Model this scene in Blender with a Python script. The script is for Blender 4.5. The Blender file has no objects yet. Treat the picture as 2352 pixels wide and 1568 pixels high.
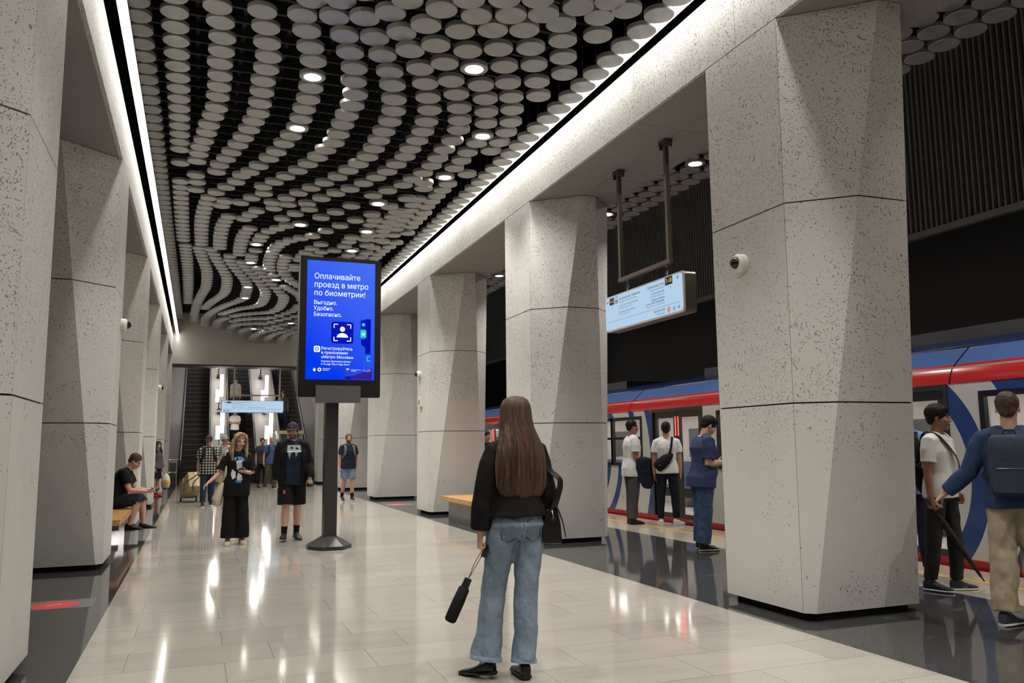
import bpy, bmesh, math, random
from mathutils import Vector, Matrix, noise

random.seed(7)
SC = bpy.context.scene
COL = SC.collection
V = Vector
PI = math.pi

# ---------------------------------------------------------------- camera, world, exposure
FPX = 1878.0
pi_, ya_, ro_ = math.radians(7.27), math.radians(20.99), math.radians(0.615)
fw = V((math.sin(ya_)*math.cos(pi_), math.cos(ya_)*math.cos(pi_), math.sin(pi_)))
rt = V((math.cos(ya_), -math.sin(ya_), 0)); dn = fw.cross(rt)
r2 = math.cos(ro_)*rt + math.sin(ro_)*dn
d2 = -math.sin(ro_)*rt + math.cos(ro_)*dn
CAMP = V((0, 0, 1.40))
cd = bpy.data.cameras.new('camera'); cam = bpy.data.objects.new('camera', cd); COL.objects.link(cam)
cd.sensor_fit = 'HORIZONTAL'; cd.sensor_width = 36.0; cd.lens = FPX/2352*36.0
cd.clip_start = 0.05; cd.clip_end = 300
cam.matrix_world = Matrix.Translation(CAMP) @ Matrix((r2, -d2, -fw)).transposed().to_4x4()
SC.camera = cam

def project(p):
    q = p - CAMP
    z = q.dot(fw)
    return (1176 + FPX*q.dot(r2)/z, 784 + FPX*q.dot(d2)/z, z)

W = bpy.data.worlds.new('world'); SC.world = W; W.use_nodes = True
W.node_tree.nodes['Background'].inputs[0].default_value = (0.9, 0.95, 1, 1)
W.node_tree.nodes['Background'].inputs[1].default_value = 0.008
SC.view_settings.view_transform = 'Standard'; SC.view_settings.look = 'None'
SC.view_settings.gamma = 1.0; SC.view_settings.use_curve_mapping = False
EXPO = 0.9; KE = 2**-EXPO
SC.view_settings.exposure = EXPO
SC.cycles.max_bounces = 7; SC.cycles.diffuse_bounces = 4; SC.cycles.glossy_bounces = 3; SC.cycles.adaptive_threshold = .02
SC.cycles.transmission_bounces = 4; SC.cycles.transparent_max_bounces = 12
SC.cycles.sample_clamp_indirect = 6.0; SC.cycles.caustics_reflective = False; SC.cycles.caustics_refractive = False

def area_light(name, loc, size, power, direction, color=(1, .96, .9), spread=180):
    ld = bpy.data.lights.new(name, 'AREA'); ld.shape = 'RECTANGLE'
    ld.size, ld.size_y = size; ld.energy = power; ld.color = color; ld.spread = math.radians(spread)
    o = bpy.data.objects.new(name, ld); COL.objects.link(o); o.location = loc
    z = -V(direction).normalized(); y = V((0, 1, 0)); y = (y - z*y.dot(z)).normalized()      # the long side runs along the hall
    o.rotation_euler = Matrix((y.cross(z), y, z)).transposed().to_euler()
    return o
COVE_A, COVE_B, DOWN_POWER, SIDE_POWER = 15.0, 2.0, 140.0, 190.0
# light of the two cove strips that run along the hall above the fascias
for k in range(6):
    y0 = -5.5 + 6.6*k
    for nm, x, dx in (('cove_lamp_left', -.84, 1), ('cove_lamp_right', 4.40, -1)):
        area_light(nm, (x, y0 + 3.3, 5.745), (.06, 6.5), COVE_A, (dx*.05, 0, -1), (1, .98, .95), 95)
        area_light(nm, (x, y0 + 3.3, 5.74), (.06, 6.5), COVE_B, (-dx*.35, 0, -1), (1, .98, .95), 150)

# a spare scene in which single shapes are evaluated quickly (removed at the end)
TMP = bpy.data.scenes.new('workbench')
def evaluate(o):
    TMP.collection.objects.link(o); vl = TMP.view_layers[0]; vl.update(); dg = vl.depsgraph; dg.update()
    return bpy.data.meshes.new_from_object(o.evaluated_get(dg))
# ---------------------------------------------------------------- mesh builder
class MB:
    def __init__(s): s.v = []; s.f = []; s.m = []
    def add(s, vs, fs, m=0):
        o = len(s.v); s.v += [tuple(p) for p in vs]
        s.f += [tuple(i+o for i in f) for f in fs]; s.m += [m]*len(fs)
        return s
    def box(s, lo, hi, m=0):
        (a, b, c), (d, e, f) = lo, hi
        return s.add([(a,b,c),(d,b,c),(d,e,c),(a,e,c),(a,b,f),(d,b,f),(d,e,f),(a,e,f)],
              [(0,3,2,1),(4,5,6,7),(0,1,5,4),(1,2,6,5),(2,3,7,6),(3,0,4,7)], m)
    def obox(s, c, size, R, m=0):
        c = V(c); h = V(size)/2
        vs = [c + R @ V((x*h.x, y*h.y, z*h.z)) for z in (-1, 1) for (x, y) in ((-1,-1),(1,-1),(1,1),(-1,1))]
        return s.add(vs, [(0,3,2,1),(4,5,6,7),(0,1,5,4),(1,2,6,5),(2,3,7,6),(3,0,4,7)], m)
    def loft(s, rings, m=0, caps=True, closed=True):
        n = len(rings[0]); vs = [p for r in rings for p in r]; fs = []
        for i in range(len(rings)-1):
            for j in range(n if closed else n-1):
                k = (j+1) % n
                fs.append((i*n+j, i*n+k, (i+1)*n+k, (i+1)*n+j))
        if caps:
            fs.append(tuple(range(n-1, -1, -1))); fs.append(tuple((len(rings)-1)*n+j for j in range(n)))
        return s.add(vs, fs, m)
    def tube(s, pts, rad, n=10, m=0, rnd=True, ref=None, rend=None):
        rend = rnd if rend is None else rend
        pts = [V(p) for p in pts]
        if not isinstance(rad, (list, tuple)): rad = [rad]*len(pts)
        rad = [r if isinstance(r, tuple) else (r, r) for r in rad]
        rings = []
        N = len(pts); prev = None
        for i in range(N):
            t = (pts[min(i+1, N-1)] - pts[max(i-1, 0)])
            if t.length < 1e-9: t = V((0, 0, 1))
            t.normalize()
            if prev is None:
                a = V(ref) if ref is not None else (V((1, 0, 0)) if abs(t.x) < .8 else V((0, 1, 0)))
            else: a = prev
            a = (a - t*a.dot(t)); a.normalize(); prev = a; b = t.cross(a)
            def ring(c, ra, rb): return [c + a*(math.cos(2*PI*j/n)*ra) + b*(math.sin(2*PI*j/n)*rb) for j in range(n)]
            ra, rb = rad[i]
            if i == 0 and rnd:
                for q in (80, 45): rings.append(ring(pts[0] - t*(min(ra, rb)*math.sin(math.radians(q))), ra*math.cos(math.radians(q)), rb*math.cos(math.radians(q))))
            rings.append(ring(pts[i], ra, rb))
            if i == N-1 and rend:
                for q in (45, 80): rings.append(ring(pts[i] + t*(min(ra, rb)*math.sin(math.radians(q))), ra*math.cos(math.radians(q)), rb*math.cos(math.radians(q))))
        return s.loft(rings, m)
    def lathe(s, c, axis, prof, n=24, m=0):
        c = V(c); ax = V(axis).normalized()
        a = V((1, 0, 0)) if abs(ax.x) < .8 else V((0, 1, 0)); a = (a - ax*a.dot(ax)).normalized(); b = ax.cross(a)
        return s.loft([[c + ax*t + a*(r*math.cos(2*PI*j/n)) + b*(r*math.sin(2*PI*j/n)) for j in range(n)] for t, r in prof], m)
    def ell(s, c, r, R=None, n=16, k=9, m=0):
        c = V(c); rings = []
        for i in range(k):
            th = PI*(i+.12)/(k-1+.24)
            rings.append([])
            for j in range(n):
                p = V((r[0]*math.sin(th)*math.cos(2*PI*j/n), r[1]*math.sin(th)*math.sin(2*PI*j/n), -r[2]*math.cos(th)))
                rings[-1].append(c + (R @ p if R else p))
        return s.loft(rings, m)
    def prism(s, poly, f0, f1, m=0):
        return s.loft([[f0(*p) for p in poly], [f1(*p) for p in poly]], m)
    def quad(s, a, b, c, d, m=0): return s.add([a, b, c, d], [(0, 1, 2, 3)], m)
    def slab(s, q, n, t, m=0):
        n = V(n).normalized()*t
        return s.loft([[V(p) for p in q], [V(p)-n for p in q]], m)
    def mesh(s, name, mats, smooth=None, fix=True):
        me = bpy.data.meshes.new(name); me.from_pydata(s.v, [], s.f)
        if not isinstance(mats, (list, tuple)): mats = [mats]
        for x in mats: me.materials.append(x)
        me.polygons.foreach_set('material_index', s.m)
        if fix:
            b = bmesh.new(); b.from_mesh(me); bmesh.ops.recalc_face_normals(b, faces=b.faces); b.to_mesh(me); b.free()
        if smooth is not None:
            me.polygons.foreach_set('use_smooth', [True]*len(me.polygons))
            if smooth < 180: me.set_sharp_from_angle(angle=math.radians(smooth))
        me.update(); return me
    def build(s, name, mats, parent=None, smooth=None, fix=True):
        if parent is not None:
            inv = parent.matrix_world.inverted() if parent.type != 'EMPTY' or parent.rotation_euler.z or True else None
            bpy_l = world(parent).inverted()
            s.v = [tuple(bpy_l @ V(p)) for p in s.v]
        o = bpy.data.objects.new(name, s.mesh(name, mats, smooth, fix)); COL.objects.link(o)
        if parent is not None: o.parent = parent
        return o

def world(o):
    M = Matrix.Translation(o.location) @ o.rotation_euler.to_matrix().to_4x4()
    return world(o.parent) @ M if o.parent else M

def tag(o, label=None, cat=None, group=None, kind=None):
    if label: o['label'] = label
    if cat: o['category'] = cat
    if group: o['group'] = group
    if kind: o['kind'] = kind
    return o
def thing(name, label, cat, loc=(0, 0, 0), rz=0, group=None):
    o = bpy.data.objects.new(name, None); COL.objects.link(o); o.location = loc; o.rotation_euler = (0, 0, rz)
    o.empty_display_size = .1
    return tag(o, label, cat, group)
def struct(name, mb, mats, smooth=None, label=None, cat=None):
    return tag(mb.build(name, mats, None, smooth), label, cat, None, 'structure')
def copy_tree(o, parent=None):
    c = o.copy(); COL.objects.link(c)
    if parent: c.parent = parent
    for ch in list(o.children): copy_tree(ch, c)
    return c

# ---------------------------------------------------------------- materials
def lin(c): return tuple(((x/255)/12.92 if x/255 <= .04045 else ((x/255+.055)/1.055)**2.4) for x in c)
def rgb(r, g, b): return lin((r, g, b)) + (1,)
class NT:
    def __init__(s, name):
        s.mat = bpy.data.materials.new(name); s.mat.use_nodes = True; s.t = s.mat.node_tree
        s.b = s.t.nodes['Principled BSDF']; s.out = s.t.nodes['Material Output']
    def n(s, typ, **kw):
        x = s.t.nodes.new(typ)
        for k, v in kw.items():
            if k.startswith('i_'): x.inputs[k[2:].replace('_', ' ')].default_value = v
            elif k[0] == 'I' and k[1:].isdigit(): x.inputs[int(k[1:])].default_value = v
            else: setattr(x, k, v)
        return x
    def l(s, a, b): s.t.links.new(a, b)
    def math(s, op, a, b=None, c=None):
        x = s.t.nodes.new('ShaderNodeMath'); x.operation = op
        for i, q in enumerate((a, b, c)):
            if q is None: continue
            if isinstance(q, (int, float)): x.inputs[i].default_value = q
            else: s.l(q, x.inputs[i])
        return x.outputs[0]
    def mix(s, f, a, b):
        x = s.t.nodes.new('ShaderNodeMix'); x.data_type = 'RGBA'
        for q, i in ((f, 0), (a, 6), (b, 7)):
            if isinstance(q, (int, float, tuple)): x.inputs[i].default_value = q
            else: s.l(q, x.inputs[i])
        return x.outputs[2]
    def ramp(s, f, stops):
        x = s.t.nodes.new('ShaderNodeValToRGB'); e = x.color_ramp.elements
        while len(e) < len(stops): e.new(.5)
        for i, (p, c) in enumerate(stops): e[i].position = p; e[i].color = c
        s.l(f, x.inputs[0]); return x.outputs[0]
    def pos(s): return s.n('ShaderNodeNewGeometry').outputs['Position']
    def obj(s): return s.n('ShaderNodeTexCoord').outputs['Object']
    def mapv(s, v, sc=(1, 1, 1), rot=(0, 0, 0), loc=(0, 0, 0)):
        x = s.n('ShaderNodeMapping'); x.inputs['Scale'].default_value = sc; x.inputs['Rotation'].default_value = rot; x.inputs['Location'].default_value = loc
        s.l(v, x.inputs[0]); return x.outputs[0]
    def noise(s, v, scale, det=3, rough=.55):
        x = s.n('ShaderNodeTexNoise'); x.inputs['Scale'].default_value = scale; x.inputs['Detail'].default_value = det; x.inputs['Roughness'].default_value = rough
        s.l(v, x.inputs['Vector']); return x.outputs['Fac']
    def bump(s, h, strength=.2, dist=.01):
        x = s.n('ShaderNodeBump'); x.inputs['Strength'].default_value = strength; x.inputs['Distance'].default_value = dist
        s.l(h, x.inputs['Height']); s.l(x.outputs[0], s.b.inputs['Normal'])
    def base(s, c):
        if isinstance(c, tuple): s.b.inputs['Base Color'].default_value = c
        else: s.l(c, s.b.inputs['Base Color'])
    def set(s, rough=None, metal=None, spec=None, coat=None):
        if rough is not None: s.b.inputs['Roughness'].default_value = rough
        if metal is not None: s.b.inputs['Metallic'].default_value = metal
        if spec is not None: s.b.inputs['Specular IOR Level'].default_value = spec
        if coat is not None: s.b.inputs['Coat Weight'].default_value = coat; s.b.inputs['Coat Roughness'].default_value = .08

def plain(name, c, rough=.5, metal=0, var=.06, scale=40, bump=0, spec=.5):
    t = NT(name); v = t.obj(); f = t.noise(v, scale)
    c4 = rgb(*c); lo = tuple(x*(1-var) for x in c4[:3])+(1,); hi = tuple(min(1, x*(1+var)) for x in c4[:3])+(1,)
    t.base(t.mix(f, lo, hi)); t.set(rough, metal, spec)
    if bump: t.bump(f, bump, .004)
    return t.mat
def fabric(name, c, rough=.85, var=.14, fold=.35, c2=None):
    t = NT(name); v = t.obj(); f = t.noise(v, 9, 4); g = t.noise(v, 260, 2)
    c4 = rgb(*c); k2 = rgb(*c2) if c2 else tuple(min(1, x*(1+2.2*var)+.002) for x in c4[:3])+(1,)
    lo = tuple(x*(1-var) for x in c4[:3])+(1,)
    t.base(t.mix(f, lo, k2)); t.set(rough, 0, .25)
    h = t.math('ADD', t.math('MULTIPLY', t.noise(t.mapv(v, (1, 1, .55)), 13, 2), 1.0), t.math('MULTIPLY', g, .05))
    t.bump(h, fold, .03)
    return t.mat
def emit(name, c, strength):
    t = NT(name); e = t.n('ShaderNodeEmission'); e.inputs[0].default_value = rgb(*c); e.inputs[1].default_value = strength
    t.l(e.outputs[0], t.out.inputs[0]); return t.mat
def glass(name, tint=(225, 232, 230), refl=.10, rough=.02):
    t = NT(name); a = t.n('ShaderNodeBsdfTransparent'); a.inputs[0].default_value = rgb(*tint)
    g = t.n('ShaderNodeBsdfGlossy'); g.inputs['Roughness'].default_value = rough
    lw = t.n('ShaderNodeLayerWeight'); lw.inputs[0].default_value = .5
    f = t.math('ADD', t.math('MULTIPLY', t.math('POWER', lw.outputs['Facing'], 4.0), .6), refl*.5)
    m = t.n('ShaderNodeMixShader'); t.l(f, m.inputs[0]); t.l(a.outputs[0], m.inputs[1]); t.l(g.outputs[0], m.inputs[2])
    t.l(m.outputs[0], t.out.inputs[0]); return t.mat

def concrete(name, c=(208, 206, 201), pits=.5):
    t = NT(name); v = t.pos()
    big = t.noise(v, .9, 4); fine = t.noise(v, 26, 5, .65)
    col = t.mix(big, rgb(*[x*.93 for x in c]), rgb(*[min(255, x*1.03) for x in c]))
    col = t.mix(t.math('MULTIPLY', fine, .35), col, rgb(*[x*.88 for x in c]))
    # elongated pits, denser in patches and towards the upper panels
    sepz = t.n('ShaderNodeSeparateXYZ'); t.l(v, sepz.inputs[0])
    patch = t.math('ADD', t.math('MULTIPLY', t.noise(v, 1.0, 2), .75), t.math('MULTIPLY', t.noise(v, 5.5, 3), .5))
    zup = t.math('MULTIPLY', t.math('SUBTRACT', sepz.outputs[2], .6), .078)
    dens = t.math('ADD', patch, zup)
    warp = t.n('ShaderNodeVectorMath', operation='ADD')
    nz = t.n('ShaderNodeTexNoise'); nz.inputs['Scale'].default_value = 3; t.l(v, nz.inputs['Vector'])
    sc = t.n('ShaderNodeVectorMath', operation='SCALE'); sc.inputs['Scale'].default_value = .35; t.l(nz.outputs['Color'], sc.inputs[0])
    t.l(v, warp.inputs[0]); t.l(sc.outputs[0], warp.inputs[1])
    masks = []
    for rot, sx, scl in (((0, 0, 0), (1.0, 1.0, .42), 62), ((.9, .5, .2), (1, .45, 1), 88), ((-.6, .3, 1.2), (.4, 1, 1), 78)):
        vo = t.n('ShaderNodeTexVoronoi', feature='F1'); vo.inputs['Scale'].default_value = scl; vo.inputs['Randomness'].default_value = 1
        t.l(t.mapv(warp.outputs[0], sx, rot), vo.inputs['Vector'])
        sel = t.math('GREATER_THAN', t.n('ShaderNodeSeparateColor').outputs[0], .5)
        sp = sel.node.inputs[0].links[0].from_node; t.l(vo.outputs['Color'], sp.inputs[0])
        thr = t.math('SUBTRACT', 1.90 - pits*.55, dens); t.l(thr, sel.node.inputs[1])
        core = t.math('LESS_THAN', vo.outputs['Distance'], .32)
        masks.append(t.math('MULTIPLY', sel, core))
    mk = t.math('MAXIMUM', t.math('MAXIMUM', masks[0], masks[1]), masks[2])
    col = t.mix(t.math('MULTIPLY', mk, .74), col, rgb(92, 86, 78))
    t.base(col); t.set(.62, 0, .35)
    t.bump(t.math('SUBTRACT', t.math('MULTIPLY', fine, .3), mk), .35, .006)
    return t.mat

M = {}
M['concrete'] = concrete('pitted_concrete')
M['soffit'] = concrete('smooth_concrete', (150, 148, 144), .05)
M['joint'] = plain('dark_joint', (22, 20, 19), .8)
M['black'] = plain('matte_black', (17, 17, 19), .7)
M['void'] = plain('black_paint', (9, 9, 11), .85, spec=.1)
M['pitch'] = plain('pitch_black', (4, 4, 4), .95, spec=0)
M['grid'] = plain('dark_steel', (52, 52, 54), .5, .5)
M['rod'] = plain('rod_steel', (44, 44, 45), .6, .3)
M['steel'] = plain('brushed_steel', (150, 148, 143), .32, 1.0)
M['bronze'] = plain('brown_steel', (112, 104, 95), .38, .9)
M['chrome'] = plain('chrome', (205, 205, 205), .1, 1.0)
M['white'] = plain('white_plastic', (222, 218, 206), .4)
M['kiosk'] = plain('kiosk_black', (21, 21, 23), .28)
M['kiosk_grey'] = plain('kiosk_grey', (74, 74, 76), .42, .5)
M['pole'] = plain('pole_graphite', (58, 57, 57), .4, .4)
M['led'] = emit('cove_diffuser', (255, 249, 238), 6.0)
M['lamp'] = emit('lamp_lens', (255, 246, 232), 40.0)
M['tube'] = emit('luminous_tube', (255, 248, 240), 8.0)
M['sign_face'] = emit('sign_face', (184, 212, 238), KE*.95)
M['sign_rim'] = plain('sign_rim', (205, 203, 198), .4)
M['sign_ink'] = plain('sign_ink', (60, 70, 86), .5)
M['sign_soft'] = plain('sign_soft_ink', (120, 140, 165), .5)
M['sign_black'] = plain('sign_black', (16, 16, 18), .5)
M['sign_yellow'] = emit('sign_yellow', (238, 214, 110), KE*.9)
M['sign_orange'] = emit('sign_orange', (236, 150, 110), KE*.9)
M['screen_white'] = emit('screen_white', (232, 246, 255), KE*1.15)
M['screen_deep'] = emit('screen_deep_blue', (8, 22, 190), KE*.85)
M['screen_mid'] = emit('screen_mid_blue', (40, 92, 240), KE*.9)
M['screen_cyan'] = emit('screen_cyan', (60, 190, 255), KE*1.0)
M['screen_green'] = emit('screen_green', (40, 220, 170), KE*1.0)
M['screen_violet'] = emit('screen_violet', (60, 40, 170), KE*.8)
M['screen_red'] = emit('screen_red', (215, 40, 60), KE*.9)
M['glass'] = glass('clear_glass')
M['train_glass'] = glass('train_glass', (236, 238, 238), .06)
M['wood'] = None

def mk_screen():
    t = NT('screen_blue'); v = t.obj(); s = t.n('ShaderNodeSeparateXYZ'); t.l(v, s.inputs[0])
    f = t.math('ADD', t.math('MULTIPLY', s.outputs[2], .42), t.math('ADD', t.math('MULTIPLY', s.outputs[0], .35), -1.0))
    c = t.ramp(f, [(0, rgb(2, 58, 238)), (1, rgb(78, 116, 246))])
    e = t.n('ShaderNodeEmission'); t.l(c, e.inputs[0]); e.inputs[1].default_value = KE
    t.l(e.outputs[0], t.out.inputs[0]); return t.mat
M['screen'] = mk_screen()

def mk_wood():
    t = NT('oiled_oak'); v = t.obj(); n1 = t.noise(t.mapv(v, (14, 1.1, 14)), 3, 4)
    t.base(t.ramp(n1, [(.25, rgb(150, 108, 58)), (.5, rgb(186, 140, 82)), (.8, rgb(206, 166, 108))])); t.set(.35); t.bump(n1, .05, .003); return t.mat
M['wood'] = mk_wood()

def mk_floor():
    t = NT('pale_granite_tiles'); v = t.pos(); s = t.n('ShaderNodeSeparateXYZ'); t.l(v, s.inputs[0])
    x, y = s.outputs[0], s.outputs[1]
    ry = t.math('DIVIDE', t.math('SUBTRACT', y, .885), .505); row = t.math('FLOOR', ry); fy = t.math('FRACT', ry)
    par = t.math('FLOORED_MODULO', row, 2.0)
    cx = t.math('DIVIDE', t.math('ADD', t.math('ADD', x, .39), t.math('MULTIPLY', par, .315)), .925)
    cxx = t.math('FLOOR', cx); fx = t.math('FRACT', cx)
    jy = t.math('LESS_THAN', t.math('MULTIPLY', t.math('MINIMUM', fy, t.math('SUBTRACT', 1, fy)), .505), .0026)
    jx = t.math('LESS_THAN', t.math('MULTIPLY', t.math('MINIMUM', fx, t.math('SUBTRACT', 1, fx)), .925), .0026)
    j = t.math('MAXIMUM', jx, jy)
    cmb = t.n('ShaderNodeCombineXYZ'); t.l(row, cmb.inputs[0]); t.l(cxx, cmb.inputs[1])
    wn = t.n('ShaderNodeTexWhiteNoise', noise_dimensions='3D'); t.l(cmb.outputs[0], wn.inputs['Vector'])
    off = t.n('ShaderNodeVectorMath', operation='ADD'); o2 = t.n('ShaderNodeVectorMath', operation='SCALE'); o2.inputs['Scale'].default_value = 7
    t.l(wn.outputs['Color'], o2.inputs[0]); t.l(v, off.inputs[0]); t.l(o2.outputs[0], off.inputs[1])
    vein = t.noise(t.mapv(off.outputs[0], (1, 3.6, 1)), 1.3, 4, .6)
    grain = t.noise(v, 150, 3, .8)
    base = t.mix(wn.outputs['Value'], rgb(166, 161, 150), rgb(181, 175, 163))
    base = t.mix(t.math('MULTIPLY', t.ramp(vein, [(.48, (0, 0, 0, 1)), (.72, (1, 1, 1, 1))]), .45), base, rgb(150, 145, 137))
    base = t.mix(t.math('MULTIPLY', t.ramp(grain, [(.46, (0, 0, 0, 1)), (.62, (1, 1, 1, 1))]), .68), base, rgb(128, 124, 117))
    base = t.mix(t.math('MULTIPLY', j, .62), base, rgb(84, 80, 76))
    t.base(base); t.set(.17, 0, .5)
    r = t.math('ADD', t.math('MULTIPLY', vein, .07), .05); t.l(r, t.b.inputs['Roughness'])
    t.bump(t.noise(v, 3.2, 2), .006, .01)
    return t.mat
M['floor'] = mk_floor()
def mk_dark():
    t = NT('black_granite'); v = t.pos()
    vein = t.noise(t.mapv(v, (1, 2.2, 1), (0, 0, .5)), 2.4, 8, .72); cl = t.noise(v, .8, 3)
    c = t.mix(cl, rgb(50, 50, 51), rgb(70, 69, 68))
    c = t.mix(t.math('MULTIPLY', t.ramp(vein, [(.60, (0, 0, 0, 1)), (.68, (1, 1, 1, 1))]), .35), c, rgb(120, 118, 115))
    s = t.n('ShaderNodeSeparateXYZ'); t.l(v, s.inputs[0])
    jj = []
    for o, p, a in ((s.outputs[0], .6, .02), (s.outputs[1], .6, .1)):
        f = t.math('FRACT', t.math('DIVIDE', t.math('ADD', o, a), p)); jj.append(t.math('LESS_THAN', t.math('MINIMUM', f, t.math('SUBTRACT', 1, f)), .0035))
    c = t.mix(t.math('MULTIPLY', t.math('MAXIMUM', *jj), .5), c, rgb(95, 94, 92))
    t.base(c); t.set(.055, 0, .5); return t.mat
M['dark_floor'] = mk_dark()
def mk_disc():
    t = NT('spun_aluminium'); v = t.obj()
    t.base(t.mix(t.noise(v, 9, 2), rgb(160, 160, 159), rgb(174, 174, 172))); t.set(.42, .35, .5)
    tg = t.n('ShaderNodeTangent', direction_type='RADIAL', axis='Z'); t.l(tg.outputs[0], t.b.inputs['Tangent']); t.b.inputs['Anisotropic'].default_value = .75
    return t.mat
M['disc'] = mk_disc()
M['disc_far'] = plain('spun_aluminium_far', (168, 168, 166), .42, .3)
# ================================================================ the hall
XC = 1.76                                   # middle of the hall
def mir(x): return 2*XC - x
YA, YB = -9.0, 34.0
Y0 = [5.42 + 5.63*k for k in range(-2, 6)]
ZS, ZF = 5.03, 5.72

# floors
fl = MB(); fl.box((-.695, YA, -.3), (4.265, 37.0, 0)); struct('floor', fl, M['floor'], label='pale granite tiled floor down the middle of the hall', cat='floor')
f2 = MB(); f2.box((4.265, YA, -.3), (6.64, 37.0, 0)); f2.box((mir(6.64), YA, -.3), (-.695, 37.0, 0)); f2.box((mir(6.64), 37.0, -.3), (6.64, 38.2, 0))
struct('floor_dark', f2, M['dark_floor'], label='polished black granite floor under the pillars', cat='floor')
f3 = MB()
f3.box((6.64, YA, -1.1), (7.98, 37.0, 0)); f3.box((mir(7.98), YA, -1.1), (mir(6.64), 37.0, 0))
struct('floor_platform', f3, plain('edge_granite', (176, 166, 150), .16, 0, .1, 30), label='pale granite strip along the platform edge', cat='floor')
yl = MB(); yl.box((7.30, YA, 0), (7.40, 37.0, .003)); tag(yl.build('edge_line', plain('yellow_paint', (196, 160, 60), .35)), 'yellow safety line painted along the platform edge', 'floor marking')
# trackbed, side walls
tb = MB(); tb.box((7.98, YA, -1.5), (11.6, 40, -1.1)); tb.box((mir(11.6), YA, -1.5), (mir(7.98), 40, -1.1)); struct('floor_trackbed', tb, M['void'])
def track_wall(x, sgn, name):
    w = MB(); a, b = sorted((x, x + sgn*.2)); w.box((a, YA, -1.5), (b, 40, 9.0)); w.box((a - (sgn > 0)*.12, YA, 4.84), (b + (sgn < 0)*.12, 40, 4.95), 1)
    if sgn > 0:
        y = 2.0
        while y < 40:
            w.box((x-.075, y, 4.95), (x, y+.036, 8.9), 1); y += .105
    return struct(name, w, [plain('night_blue_panel', (7, 8, 16), .5), plain('slat_grey', (150, 149, 148), .5)], label='dark wall across the track with pale vertical slats above' if sgn > 0 else 'dark wall across the left track', cat='wall')
track_wall(11.5, 1, 'wall_right'); track_wall(mir(11.5), -1, 'wall_left')
# dark ceiling slab with its carrier grid
cs = MB(); cs.box((mir(9.3), YA, 6.95), (9.3, 40, 7.15)); cs.box((9.2, YA, 8.9), (11.7, 40, 9.1)); cs.box((mir(11.7), YA, 8.9), (mir(9.2), 40, 9.1)); cs.box((9.2, YA, 7.15), (9.3, 40, 8.9)); cs.box((mir(9.3), YA, 7.15), (mir(9.2), 40, 8.9)); struct('ceiling', cs, M['void'], label='black painted ceiling above the hanging discs', cat='ceiling')
gr = MB(); y = 2.0
while y < 33.8: gr.box((-.95, y, 6.62), (4.47, y+.045, 6.70)); y += .35
for x in (-.75, -.2, .35, .9, 1.45, 2.0, 2.55, 3.1, 3.65, 4.2): gr.box((x, 1, 6.70), (x+.05, 33.8, 6.80))
struct('ceiling_grid', gr, M['grid'], label='dark steel grid that carries the hanging discs', cat='ceiling')
# beams over both rows of pillars: fascia panels with open joints, soffit panels
SEAM = [5.935 + 1.877*k for k in range(-7, 16)]
def beam(name, right):
    X = (lambda x: x) if right else mir
    m = MB()
    def bx(x0, x1, y0, y1, z0, z1, i):
        a, b = sorted((X(x0), X(x1))); m.box((a, y0, z0), (b, y1, z1), i)
    for ya, yb in zip(SEAM[:-1], SEAM[1:]):
        yb = min(yb, YB)
        if ya >= YB: break
        bx(4.52, 4.56, ya+.003, yb-.003, ZS+.004, ZF, 0)
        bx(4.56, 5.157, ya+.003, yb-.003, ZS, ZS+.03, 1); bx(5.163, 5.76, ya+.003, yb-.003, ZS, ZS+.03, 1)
    bx(4.57, 5.75, YA, YB, ZS+.02, ZF-.02, 2); bx(4.80, 5.75, YA, YB, ZF-.02, 7.0, 3)
    return struct(name, m, [M['concrete'], M['soffit'], M['joint'], M['pitch']], label='long concrete beam over the %s row of pillars' % ('right' if right else 'left'), cat='beam')
beam('beam_right', True); beam('beam_left', False)
# cove strips
def cove(name, x, lab):
    t = thing(name, lab, 'light strip', (x, 14, 5.8))
    m = MB(); m.box((x-.045, YA+3, 5.775), (x+.045, 33.74, 5.805)); m.build('diffuser', M['led'], t)
    h = MB(); h.box((x-.05, YA+3, 5.805), (x+.05, 33.74, 5.85)); h.build('housing', M['grid'], t)
cove('cove_light', -.85, 'continuous bright light strip along the left edge of the disc ceiling')
cove('cove_light', 4.41, 'continuous light strip behind the discs along the right edge of the ceiling')

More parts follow.
